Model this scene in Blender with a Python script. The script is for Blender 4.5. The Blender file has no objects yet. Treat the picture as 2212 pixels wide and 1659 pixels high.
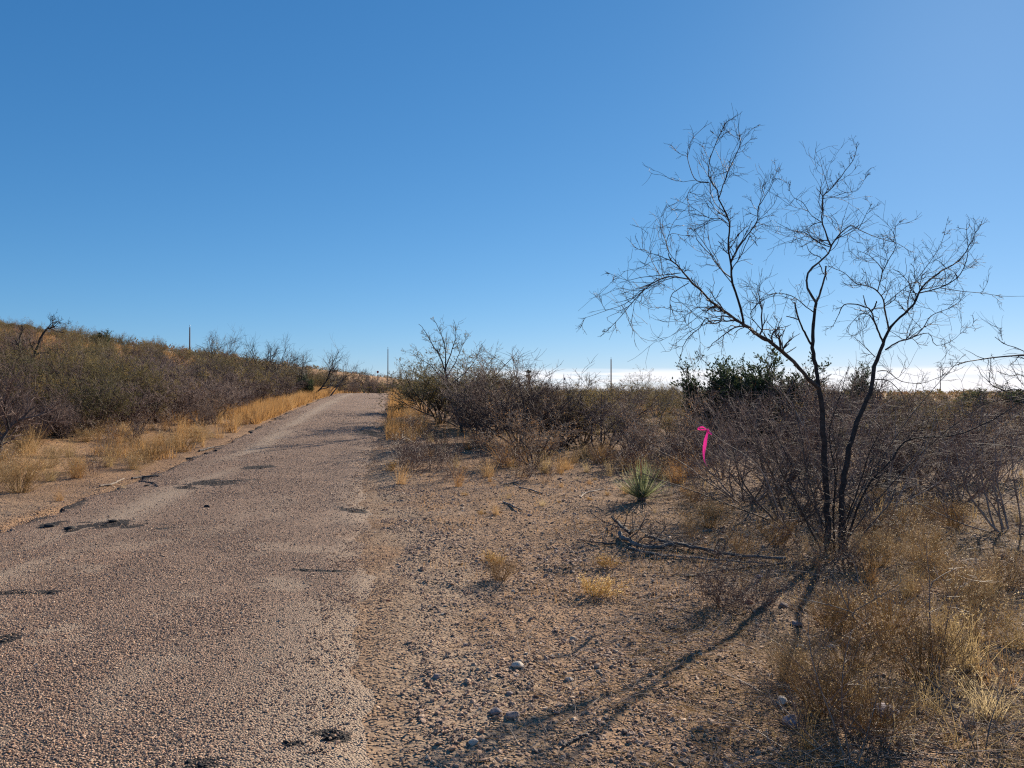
import bpy, math
import numpy as np
from mathutils import Vector

C = bpy.context.scene.collection
S = bpy.context.scene
PI = math.pi
UP = np.array([0., 0., 1.])

# ------------------------------------------------------------------ camera, sky, sun, exposure
FPX, CX, CY, PITCH, EYE = 1662.0, 1106.0, 829.5, math.radians(0.72), 1.6
cam_d = bpy.data.cameras.new('camera')
cam = bpy.data.objects.new('camera', cam_d)
C.objects.link(cam)
cam_d.sensor_width = 36.0
cam_d.lens = FPX / 2212.0 * 36.0
cam_d.clip_start, cam_d.clip_end = 0.1, 9000.0
cam.location = (0, 0, EYE)
cam.rotation_euler = (PI / 2 + PITCH, 0, 0)
S.camera = cam

SUN_AZ, SUN_EL = math.radians(32.4), math.radians(25.5)
world = bpy.data.worlds.new('World')
S.world = world
world.use_nodes = True


def nodes_of(tree):
    tree.nodes.clear()
    return tree.nodes, tree.links


def mk(nt, typ, **kw):
    n = nt.nodes.new(typ)
    for k, v in kw.items():
        setattr(n, k, v)
    return n


def math_node(nt, op, a, b=None, c=None, clamp=False):
    n = nt.nodes.new('ShaderNodeMath')
    n.operation = op
    n.use_clamp = clamp
    for i, v in enumerate((a, b, c)):
        if v is None:
            continue
        if isinstance(v, (int, float)):
            n.inputs[i].default_value = v
        else:
            nt.links.new(v, n.inputs[i])
    return n.outputs[0]


def maprange(nt, v, a, b, lo=0.0, hi=1.0, smooth=True):
    n = nt.nodes.new('ShaderNodeMapRange')
    n.interpolation_type = 'SMOOTHSTEP' if smooth else 'LINEAR'
    nt.links.new(v, n.inputs[0])
    for i, x in zip((1, 2, 3, 4), (a, b, lo, hi)):
        n.inputs[i].default_value = x
    return n.outputs[0]


def mixcol(nt, fac, a, b, blend='MIX'):
    n = nt.nodes.new('ShaderNodeMix')
    n.data_type = 'RGBA'
    n.blend_type = blend
    for sock, v in ((n.inputs[0], fac), (n.inputs[6], a), (n.inputs[7], b)):
        if isinstance(v, (int, float)):
            sock.default_value = v
        elif isinstance(v, tuple):
            sock.default_value = (v[0], v[1], v[2], 1)
        else:
            nt.links.new(v, sock)
    return n.outputs[2]


SKY_STRENGTH = 0.070
nt = world.node_tree
nodes_of(nt)
sky = mk(nt, 'ShaderNodeTexSky', sky_type='NISHITA', sun_disc=False)
sky.sun_elevation, sky.sun_rotation = SUN_EL, SUN_AZ
sky.altitude, sky.air_density, sky.dust_density, sky.ozone_density = 2200, 1.0, 0.45, 3.2
hs = mk(nt, 'ShaderNodeHueSaturation')
hs.inputs['Saturation'].default_value = 1.0
hs.inputs['Hue'].default_value = 0.5
hs.inputs['Value'].default_value = 1.0
# the phone's white balance and tone response for the blue sky, one curve per channel
EXPO = 0.74
kk = SKY_STRENGTH * 2 ** EXPO
sp_ = mk(nt, 'ShaderNodeSeparateColor')
cb_ = mk(nt, 'ShaderNodeCombineColor')
nt.links.new(sky.outputs[0], sp_.inputs[0])
for ch, (gain, A_, p_) in enumerate(((.49, 1.33, 1.15), (.80, .79, .78), (1.0, .835, .62))):
    v_ = math_node(nt, 'POWER', math_node(nt, 'MULTIPLY', sp_.outputs[ch], gain * kk), p_)
    nt.links.new(math_node(nt, 'MULTIPLY', v_, A_ / kk), cb_.inputs[ch])
nt.links.new(cb_.outputs[0], hs.inputs['Color'])
# low bank of cloud far off along the horizon ahead and to the right
tc = mk(nt, 'ShaderNodeTexCoord')
sep = mk(nt, 'ShaderNodeSeparateXYZ')
nt.links.new(tc.outputs['Generated'], sep.inputs[0])
el = sep.outputs[2]
az = math_node(nt, 'ARCTAN2', sep.outputs[0], sep.outputs[1])
comb = mk(nt, 'ShaderNodeCombineXYZ')
nt.links.new(math_node(nt, 'MULTIPLY', az, 7.0), comb.inputs[0])
nt.links.new(math_node(nt, 'MULTIPLY', el, 130.0), comb.inputs[1])
nz = mk(nt, 'ShaderNodeTexNoise')
nz.inputs['Scale'].default_value = 1.0
nz.inputs['Detail'].default_value = 5.0
nz.inputs['Roughness'].default_value = 0.55
nt.links.new(comb.outputs[0], nz.inputs['Vector'])
nval = nz.outputs[0]
wob = math_node(nt, 'MULTIPLY', math_node(nt, 'SUBTRACT', nval, 0.5), 0.012)
elw = math_node(nt, 'ADD', el, wob)
top = maprange(nt, elw, 0.0265, 0.0345, 1.0, 0.0)
left = maprange(nt, math_node(nt, 'ADD', az, math_node(nt, 'MULTIPLY', wob, 6.0)), -0.20, 0.06, 0.0, 1.0)
streak = maprange(nt, nval, 0.36, 0.56, 0.30, 1.0)
cl = math_node(nt, 'MULTIPLY', math_node(nt, 'MULTIPLY', top, left), streak)
cl = math_node(nt, 'MULTIPLY', cl, 0.93)
k = 0.74 / SKY_STRENGTH
skycol = mixcol(nt, cl, hs.outputs[0], (0.86 * k, 0.86 * k, 0.9 * k))
bg = mk(nt, 'ShaderNodeBackground')
bg.inputs['Strength'].default_value = SKY_STRENGTH
nt.links.new(skycol, bg.inputs[0])
wo = mk(nt, 'ShaderNodeOutputWorld')
nt.links.new(bg.outputs[0], wo.inputs[0])

sl = bpy.data.lights.new('sun', 'SUN')
sl.energy = 5.0
sl.angle = math.radians(0.5)
sl.color = (1.0, 0.89, 0.73)
sun = bpy.data.objects.new('sun', sl)
C.objects.link(sun)
sdir = Vector((math.sin(SUN_AZ) * math.cos(SUN_EL), math.cos(SUN_AZ) * math.cos(SUN_EL), math.sin(SUN_EL)))
sun.rotation_euler = (-sdir).to_track_quat('-Z', 'Y').to_euler()
sun.location = (20, 30, 40)

S.view_settings.view_transform = 'Standard'
S.view_settings.look = 'None'
S.view_settings.exposure = EXPO
S.view_settings.gamma = 1.0
S.view_settings.use_curve_mapping = False
S.render.engine = 'CYCLES'
S.cycles.max_bounces = 5
S.cycles.diffuse_bounces = 2
S.cycles.glossy_bounces = 2
S.cycles.transmission_bounces = 3
S.cycles.use_denoising = False
S.cycles.use_adaptive_sampling = False
S.cycles.pixel_filter_type = 'BLACKMAN_HARRIS'
S.cycles.filter_width = 1.2


# ------------------------------------------------------------------ numeric helpers
def hash2(ix, iy, seed):
    h = np.sin(ix * 127.1 + iy * 311.7 + seed * 74.7) * 43758.5453
    return h - np.floor(h)


def vnoise(x, y, seed=0):
    ix, iy = np.floor(x), np.floor(y)
    fx, fy = x - ix, y - iy
    fx, fy = fx * fx * (3 - 2 * fx), fy * fy * (3 - 2 * fy)
    a, b = hash2(ix, iy, seed), hash2(ix + 1, iy, seed)
    c, d = hash2(ix, iy + 1, seed), hash2(ix + 1, iy + 1, seed)
    return (a * (1 - fx) + b * fx) * (1 - fy) + (c * (1 - fx) + d * fx) * fy


def fbm(x, y, seed=0, oct=4):
    s, a, t = 0, 0.5, 0
    for o in range(oct):
        s = s + a * vnoise(x * 2 ** o, y * 2 ** o, seed + o)
        t += a
        a *= 0.5
    return s / t


def sstep(a, b, v):
    t = np.clip((v - a) / (b - a), 0, 1)
    return t * t * (3 - 2 * t)


_ty = np.arange(-20, 400, 0.5)
_tz = np.interp(_ty, [-20, 13, 22, 30, 45, 58, 66, 72, 90, 130, 400], [0, 0, .26, .68, 1.18, 1.52, 1.62, 1.6, 1.2, 1.3, 1.6])
_tz = np.convolve(np.pad(_tz, 8, 'edge'), np.ones(17) / 17, 'valid')
HW = 2.2


def road_c(y):
    return -2.45 - 0.153 * np.minimum(y, 70) + np.where(y > 66, 0.004 * (y - 66) ** 2, 0) * 0


def road_z(y):
    return np.interp(y, _ty, _tz)


def base_h(x, y):
    x = np.asarray(x, float)
    y = np.asarray(y, float)
    yy = np.maximum(y, 0)
    c = road_c(yy)
    L = c - HW - x
    R = x - (c + HW)
    zr = road_z(y)
    w_r = np.exp(-np.maximum(R, 0) / 14.0)
    z = zr * np.where(R > 0, w_r, 1.0)
    near = sstep(6, 16, yy)
    l1 = np.log1p(np.exp(np.clip((L - 1.6) * 1.6, -30, 30))) / 1.6
    l1 = np.where((L - 1.6) * 1.6 > 29, L - 1.6, l1)
    l2 = np.log1p(np.exp(np.clip((l1 - 7) * .8, -30, 30))) / .8
    l2 = np.where((l1 - 7) * .8 > 29, l1 - 7, l2)
    hill = 0.16 * l1 + 0.15 * l2
    z = z + near * 12.0 * (1 - np.exp(-hill / 12.0))
    far = sstep(45, 180, yy)
    z = z + np.where(R > 0, 1 - w_r, 0) * 1.5 * far
    z = z + (fbm(x / 9, y / 9, 3, 2) - .5) * 0.35 * sstep(9, 30, np.hypot(x, y)) * np.where((L < 0) & (R < 0), 0, np.minimum(1, np.maximum(L, R) / 6))
    return z


def relief(x, y):
    return (fbm(x / 1.7, y / 1.7, 11, 3) - .5) * 0.09 + (fbm(x / .33, y / .33, 17, 3) - .5) * 0.055 + (fbm(x / .15, y / .15, 19, 2) - .5) * .03 * sstep(14, 8, y)


def in_road(x, y):
    """about 1 inside the road, falling to 0 over its ragged edge"""
    c = road_c(np.maximum(y, 0))
    d = np.abs(x - c)
    rag = (fbm(x / .6, y / .6, 31, 3) - .5) * 0.5
    left = x < c
    w = np.where(left, 0.10, 0.35)
    hw = HW + rag * np.where(left, .7, 1.3) + np.where(left, 0, .36 * sstep(14, 6, y) + .16 * sstep(7, 4, y))
    return sstep(hw + w, hw - w, d)


def ground_h(x, y):
    r = in_road(x, y)
    return base_h(x, y) + relief(x, y) * (1 - r) - 0.05 * r


def road_surface(x, y):
    c = road_c(np.maximum(y, 0))
    u = (x - c) / HW
    return base_h(x, y) + 0.03 - 0.035 * u * u + (fbm(x / .9, y / 1.6, 41, 3) - .5) * 0.05


def surf(x, y):
    x, y = np.asarray(x, float), np.asarray(y, float)
    return np.where(in_road(x, y) > 0.5, np.maximum(road_surface(x, y), ground_h(x, y)), ground_h(x, y))


def ray(px, py):
    dx, dz = (px - CX) / FPX, -(py - CY) / FPX
    yy = math.cos(PITCH) - dz * math.sin(PITCH)
    zz = math.sin(PITCH) + dz * math.cos(PITCH)
    return dx / yy, zz / yy


def at(px, py, Y):
    a, b = ray(px, py)
    return np.array([a * Y, Y, EYE + b * Y])


def on_ground(px, py, ymax=120.0):
    a, b = ray(px, py)
    ys = np.arange(2.0, ymax, 0.03)
    d = EYE + b * ys - surf(a * ys, ys)
    i = int(np.argmax(d < 0)) if (d < 0).any() else len(ys) - 1
    return np.array([a * ys[i], ys[i], float(surf(a * ys[i], ys[i]))])


def gz(x, y):
    return float(surf(x, y))


def norm(v):
    return v / np.maximum(np.linalg.norm(v, axis=-1, keepdims=True), 1e-9)


# ------------------------------------------------------------------ mesh building
class Geo:
    def __init__(self):
        self.v, self.q, self.t, self.qm, self.tm, self.n = [], [], [], [], [], 0

    def raw(self, v, q=None, t=None, mat=0):
        v = np.asarray(v, float).reshape(-1, 3)
        if q is not None and len(q):
            q = np.asarray(q, int).reshape(-1, 4)
            self.q.append(q + self.n)
            self.qm.append(np.full(len(q), mat))
        if t is not None and len(t):
            t = np.asarray(t, int).reshape(-1, 3)
            self.t.append(t + self.n)
            self.tm.append(np.full(len(t), mat))
        self.v.append(v)
        self.n += len(v)
        return self

    def tubes(self, P, R, sides=3, mat=0):
        N, K, _ = P.shape
        if N == 0:
            return self
        T = np.empty_like(P)
        T[:, 1:-1] = P[:, 2:] - P[:, :-2]
        T[:, 0] = P[:, 1] - P[:, 0]
        T[:, -1] = P[:, -1] - P[:, -2]
        T = norm(T)
        ref = np.where(np.abs(norm(P[:, -1] - P[:, 0])[:, 2:3]) > .8, np.array([[1., .1, 0]]), np.array([[0., .1, 1.]]))[:, None, :]
        U = norm(np.cross(T, np.broadcast_to(ref, T.shape)))
        V = np.cross(T, U)
        a = np.arange(sides) * 2 * PI / sides
        ring = P[:, :, None, :] + R[:, :, None, None] * (np.cos(a)[None, None, :, None] * U[:, :, None, :] + np.sin(a)[None, None, :, None] * V[:, :, None, :])
        i = np.arange(N)[:, None, None] * K * sides
        j = np.arange(K - 1)[None, :, None] * sides
        s = np.arange(sides)[None, None, :]
        s2 = (s + 1) % sides
        q = np.stack([i + j + s, i + j + s2, i + j + sides + s2, i + j + sides + s], -1)
        return self.raw(ring, q=q, mat=mat)

    def cards(self, pos, d, side, ln, wd, mat=0):
        """small diamond leaves"""
        d, side = norm(d), norm(side)
        ln, wd = np.asarray(ln)[:, None], np.asarray(wd)[:, None]
        nrm = np.cross(d, side)
        p0 = pos
        p1 = pos + d * ln * .5 + side * wd * .5 + nrm * wd * .15
        p2 = pos + d * ln
        p3 = pos + d * ln * .5 - side * wd * .5 + nrm * wd * .15
        v = np.stack([p0, p1, p2, p3], 1)
        n = len(pos)
        q = np.arange(n * 4).reshape(n, 4)
        return self.raw(v, q=q, mat=mat)

    def box(self, c, s, mat=0, rot=0.0):
        c, s = np.array(c, float), np.array(s, float) / 2
        v = np.array([[x, y, z] for x in (-1, 1) for y in (-1, 1) for z in (-1, 1)]) * s
        cr, sr = math.cos(rot), math.sin(rot)
        v = np.stack([v[:, 0] * cr - v[:, 1] * sr, v[:, 0] * sr + v[:, 1] * cr, v[:, 2]], 1) + c
        return self.raw(v, q=[(0, 1, 3, 2), (4, 6, 7, 5), (0, 4, 5, 1), (2, 3, 7, 6), (0, 2, 6, 4), (1, 5, 7, 3)], mat=mat)

    def mesh(self, name, mats, smooth=True):
        me = bpy.data.meshes.new(name)
        v = np.concatenate(self.v)
        q = np.concatenate(self.q) if self.q else np.zeros((0, 4), int)
        t = np.concatenate(self.t) if self.t else np.zeros((0, 3), int)
        me.vertices.add(len(v))
        me.vertices.foreach_set('co', v.ravel())
        me.loops.add(q.size + t.size)
        me.loops.foreach_set('vertex_index', np.concatenate([q.ravel(), t.ravel()]))
        me.polygons.add(len(q) + len(t))
        me.polygons.foreach_set('loop_start', np.concatenate([np.arange(len(q)) * 4, q.size + np.arange(len(t)) * 3]))
        me.polygons.foreach_set('material_index', np.concatenate(self.qm + self.tm) if (self.qm or self.tm) else np.zeros(0, int))
        me.polygons.foreach_set('use_smooth', np.full(len(q) + len(t), smooth))
        for m in mats:
            me.materials.append(m)
        me.update(calc_edges=True)
        me.validate()
        return me


def polyline(pts, K):
    """Catmull-Rom through pts, K evenly spaced points"""
    p = np.asarray(pts, float)
    p = np.vstack([2 * p[0] - p[1], p, 2 * p[-1] - p[-2]])
    out = []
    for i in range(1, len(p) - 2):
        for t in np.linspace(0, 1, 8, endpoint=False):
            a, b, c, d = p[i - 1], p[i], p[i + 1], p[i + 2]
            out.append(.5 * ((2 * b) + (-a + c) * t + (2 * a - 5 * b + 4 * c - d) * t * t + (-a + 3 * b - 3 * c + d) * t ** 3))
    out.append(p[-2])
    out = np.array(out)
    s = np.concatenate([[0], np.cumsum(np.linalg.norm(np.diff(out, axis=0), axis=1))])
    u = np.linspace(0, s[-1], K)
    return np.stack([np.interp(u, s, out[:, k]) for k in range(3)], 1)


def shoots(rng, pos, d, L, R0, K, up=0.1, wander=0.2, taper=0.4, droop=0.0):
    """N wandering shoots from pos along d"""
    N = len(pos)
    P = np.empty((N, K, 3))
    P[:, 0] = pos
    d = norm(d)
    step = (np.broadcast_to(L, (N,)) / (K - 1))[:, None]
    for k in range(1, K):
        d = norm(d + up * UP + wander * rng.normal(size=(N, 3)) - droop * UP * (k / K))
        P[:, k] = P[:, k - 1] + d * step
    R = np.broadcast_to(R0, (N,))[:, None] * np.linspace(1, taper, K)[None, :]
    return P, R


def grow(rng, P, R, n, t0, t1, lo, hi, ang, K, up=0.1, wander=0.2, rr=0.6, rmin=0.002, absolute=False, taper=0.5, droop=0.0, shrink=0.0):
    N, Kp, _ = P.shape
    idx = np.repeat(np.arange(N), n)
    M = len(idx)
    t = rng.uniform(t0, t1, M) * (Kp - 1) * 0.999
    i = np.floor(t).astype(int)
    f = (t - i)[:, None]
    A, B = P[idx, i], P[idx, np.minimum(i + 1, Kp - 1)]
    pos = A * (1 - f) + B * f
    T = norm(B - A)
    perp = norm(np.cross(T, rng.normal(size=(M, 3))))
    a = rng.uniform(ang[0], ang[1], M)[:, None]
    d = T * np.cos(a) + perp * np.sin(a)
    Lp = np.linalg.norm(np.diff(P, axis=1), axis=2).sum(1)[idx]
    L = rng.uniform(lo, hi, M) * (1 if absolute else Lp)
    L = L * (1 - shrink * t / (Kp - 1))
    rp = R[idx, i]
    return shoots(rng, pos, d, L, np.maximum(rp * rr, rmin), K, up, wander, taper, droop)


# ------------------------------------------------------------------ objects
COUNT = {}


def link(name, data, loc=(0, 0, 0), rz=0.0, sc=1.0, parent=None, label=None, cat=None, group=None, kind=None, tilt=(0, 0)):
    o = bpy.data.objects.new(name, data)
    C.objects.link(o)
    o.location = [float(a) for a in loc]
    o.rotation_euler = (float(tilt[0]), float(tilt[1]), float(rz))
    o.scale = (float(sc),) * 3 if np.isscalar(sc) else tuple(float(a) for a in sc)
    if parent is not None:
        o.parent = parent
    for k_, v_ in (('label', label), ('category', cat), ('group', group), ('kind', kind)):
        if v_:
            o[k_] = v_
    return o


# ------------------------------------------------------------------ materials
def new_mat(name):
    m = bpy.data.materials.new(name)
    m.use_nodes = True
    nodes_of(m.node_tree)
    return m, m.node_tree


def finish(nt_, shader):
    o = mk(nt_, 'ShaderNodeOutputMaterial')
    nt_.links.new(shader, o.inputs[0])


def ramp_node(nt_, fac, cols):
    r = mk(nt_, 'ShaderNodeValToRGB')
    e = r.color_ramp.elements
    while len(e) < len(cols):
        e.new(0.5)
    for el_, (p, c) in zip(e, cols):
        el_.position = p
        el_.color = (c[0], c[1], c[2], 1)
    nt_.links.new(fac, r.inputs[0])
    return r.outputs[0]


def twig_mat(name, cols, rough=0.7, spec=0.3, scale=25, bump=0.0):
    m, t = new_mat(name)
    oi = mk(t, 'ShaderNodeObjectInfo')
    te = mk(t, 'ShaderNodeTexCoord')
    nz_ = mk(t, 'ShaderNodeTexNoise')
    nz_.inputs['Scale'].default_value = scale
    nz_.inputs['Detail'].default_value = 3
    t.links.new(te.outputs['Object'], nz_.inputs['Vector'])
    f = math_node(t, 'ADD', math_node(t, 'MULTIPLY', nz_.outputs[0], 0.8), math_node(t, 'MULTIPLY', oi.outputs['Random'], 0.5))
    f = math_node(t, 'SUBTRACT', f, 0.15, clamp=True)
    col = ramp_node(t, f, cols)
    b = mk(t, 'ShaderNodeBsdfPrincipled')
    b.inputs['Roughness'].default_value = rough
    b.inputs['Specular IOR Level'].default_value = spec
    t.links.new(col, b.inputs['Base Color'])
    if bump:
        bp = mk(t, 'ShaderNodeBump')
        bp.inputs['Strength'].default_value = bump
        bp.inputs['Distance'].default_value = 0.02
        w = mk(t, 'ShaderNodeTexNoise')
        w.inputs['Scale'].default_value = 60
        mp = mk(t, 'ShaderNodeMapping')
        mp.inputs['Scale'].default_value = (1, 1, .15)
        t.links.new(te.outputs['Object'], mp.inputs[0])
        t.links.new(mp.outputs[0], w.inputs['Vector'])
        t.links.new(w.outputs[0], bp.inputs['Height'])
        t.links.new(bp.outputs[0], b.inputs['Normal'])
    finish(t, b.outputs[0])
    return m


def leaf_mat(name, cols, trans=0.4, scale=6, rough=0.6):
    m, t = new_mat(name)
    oi = mk(t, 'ShaderNodeObjectInfo')
    te = mk(t, 'ShaderNodeTexCoord')
    nz_ = mk(t, 'ShaderNodeTexNoise')
    nz_.inputs['Scale'].default_value = scale
    nz_.inputs['Detail'].default_value = 4
    t.links.new(te.outputs['Object'], nz_.inputs['Vector'])
    f = math_node(t, 'ADD', math_node(t, 'MULTIPLY', nz_.outputs[0], 0.9), math_node(t, 'MULTIPLY', oi.outputs['Random'], 0.65))
    f = math_node(t, 'SUBTRACT', f, 0.27, clamp=True)
    col = ramp_node(t, f, cols)
    b = mk(t, 'ShaderNodeBsdfPrincipled')
    b.inputs['Roughness'].default_value = rough
    b.inputs['Specular IOR Level'].default_value = 0.25
    t.links.new(col, b.inputs['Base Color'])
    tr = mk(t, 'ShaderNodeBsdfTranslucent')
    t.links.new(col, tr.inputs[0])
    mx = mk(t, 'ShaderNodeMixShader')
    mx.inputs[0].default_value = trans
    t.links.new(b.outputs[0], mx.inputs[1])
    t.links.new(tr.outputs[0], mx.inputs[2])
    finish(t, mx.outputs[0])
    return m


def plain_mat(name, col, rough=0.7, spec=0.3, metal=0.0, noise=0.25, scale=8):
    m, t = new_mat(name)
    te = mk(t, 'ShaderNodeTexCoord')
    nz_ = mk(t, 'ShaderNodeTexNoise')
    nz_.inputs['Scale'].default_value = scale
    nz_.inputs['Detail'].default_value = 4
    t.links.new(te.outputs['Object'], nz_.inputs['Vector'])
    lo = tuple(c * (1 - noise) for c in col)
    hi = tuple(min(1, c * (1 + noise)) for c in col)
    c_ = ramp_node(t, nz_.outputs[0], [(0.3, lo), (0.7, hi)])
    b = mk(t, 'ShaderNodeBsdfPrincipled')
    b.inputs['Roughness'].default_value = rough
    b.inputs['Specular IOR Level'].default_value = spec
    b.inputs['Metallic'].default_value = metal
    t.links.new(c_, b.inputs['Base Color'])
    finish(t, b.outputs[0])
    return m


M = {}
M['bark'] = twig_mat('mesquite_bark', [(0.25, (.030, .024, .022)), (0.5, (.065, .052, .046)), (0.75, (.15, .12, .105))], .85, .2, 30, 1.0)
M['twig_dark'] = twig_mat('dark_twig', [(0.2, (.035, .027, .025)), (0.6, (.065, .050, .046)), (0.95, (.12, .09, .08))], .7, .25, 9)
M['twig_purple'] = twig_mat('purple_brown_twig', [(0.15, (.085, .058, .050)), (0.5, (.165, .113, .096)), (0.9, (.33, .24, .20))], .75, .12, 5)
M['stem_dark'] = twig_mat('dark_shrub_stem', [(0.15, (.045, .034, .030)), (0.5, (.085, .064, .056)), (0.9, (.18, .14, .12))], .75, .12, 6)
M['twig_grey'] = twig_mat('grey_brown_twig', [(0.15, (.11, .083, .066)), (0.5, (.22, .168, .135)), (0.9, (.42, .34, .28))], .75, .12, 5)
M['twig_red'] = twig_mat('red_brown_twig', [(0.2, (.14, .075, .05)), (0.6, (.24, .145, .10)), (0.95, (.38, .27, .19))], .55, .4, 6)
M['twig_olive'] = twig_mat('olive_brown_twig', [(0.15, (.11, .09, .055)), (0.5, (.21, .175, .105)), (0.9, (.34, .29, .19))], .75, .12, 5)
M['leaf_olive'] = leaf_mat('olive_leaf', [(0.1, (.12, .092, .034)), (0.45, (.22, .165, .055)), (0.75, (.31, .215, .07)), (1.0, (.42, .25, .085))], .45, 3)
M['leaf_green'] = leaf_mat('dull_green_leaf', [(0.1, (.10, .088, .036)), (0.5, (.185, .15, .058)), (0.9, (.30, .215, .085))], .45, 3)
M['leaf_brown'] = leaf_mat('dry_brown_leaf', [(0.1, (.19, .105, .055)), (0.5, (.28, .155, .08)), (0.9, (.40, .235, .11))], .4, 3)
M['juniper'] = leaf_mat('juniper_foliage', [(0.15, (.026, .038, .018)), (0.5, (.052, .072, .034)), (0.9, (.105, .125, .058))], .35, 5)
M['straw'] = leaf_mat('straw_grass', [(0.1, (.30, .20, .09)), (0.5, (.43, .31, .15)), (0.9, (.60, .47, .27))], .6, 7)
M['orange_grass'] = leaf_mat('orange_grass', [(0.1, (.33, .17, .06)), (0.5, (.47, .275, .11)), (0.9, (.60, .41, .20))], .5, 5)
M['yellow_weed'] = leaf_mat('yellow_weed', [(0.1, (.50, .30, .08)), (0.5, (.62, .41, .14)), (0.9, (.74, .55, .26))], .5, 20)
M['grey_weed'] = leaf_mat('grey_dry_weed', [(0.1, (.34, .235, .12)), (0.5, (.50, .37, .21)), (0.9, (.64, .51, .33))], .62, 9)
M['yucca'] = leaf_mat('yucca_leaf', [(0.1, (.15, .175, .075)), (0.5, (.28, .30, .145)), (0.9, (.46, .47, .27))], .42, 9, .45)
M['dead_wood'] = twig_mat('dead_wood', [(0.2, (.06, .05, .045)), (0.55, (.13, .11, .10)), (0.9, (.25, .22, .19))], .8, .2, 12, .6)
M['pale_wood'] = twig_mat('bleached_wood', [(0.2, (.22, .17, .13)), (0.55, (.35, .28, .22)), (0.9, (.5, .42, .34))], .8, .2, 12, .4)
M['pole'] = plain_mat('weathered_pole', (.16, .12, .095), .85, .2)
M['pole_pale'] = plain_mat('pale_grey_pole', (.33, .27, .22), .85, .2)  # paler base colour of the centre-right pole
M['metal'] = plain_mat('grey_metal', (.35, .36, .38), .45, .5, .7)
M['sign_red'] = plain_mat('faded_red_paint', (.20, .035, .03), .5, .4)
M['palm'] = leaf_mat('palm_frond', [(0.1, (.02, .028, .014)), (0.6, (.04, .05, .024)), (0.95, (.07, .08, .04))], .2, 4)


def stone_mat():
    m, t = new_mat('gravel_stone')
    oi = mk(t, 'ShaderNodeObjectInfo')
    col = ramp_node(t, oi.outputs['Random'], [(0.0, (0.133, 0.085, 0.063)), (0.16, (0.265, 0.167, 0.117)), (0.34, (0.367, 0.236, 0.165)), (0.52, (0.449, 0.282, 0.192)),
                                              (0.66, (0.510, 0.330, 0.213)), (0.8, (0.459, 0.253, 0.148)), (0.92, (0.632, 0.427, 0.274)), (1.0, (0.775, 0.564, 0.384))])
    te = mk(t, 'ShaderNodeTexCoord')
    nz_ = mk(t, 'ShaderNodeTexNoise')
    nz_.inputs['Scale'].default_value = 3
    t.links.new(te.outputs['Object'], nz_.inputs['Vector'])
    col = mixcol(t, 1.0, col, ramp_node(t, nz_.outputs[0], [(.3, (.75, .75, .75)), (.7, (1, 1, 1))]), 'MULTIPLY')
    b = mk(t, 'ShaderNodeBsdfPrincipled')
    b.inputs['Roughness'].default_value = .75
    b.inputs['Specular IOR Level'].default_value = .25
    t.links.new(col, b.inputs['Base Color'])
    finish(t, b.outputs[0])
    return m


M['stone'] = stone_mat()
M['tar'] = plain_mat('broken_tar', (.028, .026, .026), .85, .2, 0, .3, 12)


def attr(t, name):
    a = mk(t, 'ShaderNodeAttribute')
    a.attribute_name = name
    return a.outputs['Fac']


def chips(t, coord, scale, rnd=1.0):
    v = mk(t, 'ShaderNodeTexVoronoi')
    v.inputs['Scale'].default_value = scale
    v.inputs['Randomness'].default_value = rnd
    t.links.new(coord, v.inputs['Vector'])
    return v.outputs['Distance'], v.outputs['Color']


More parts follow.
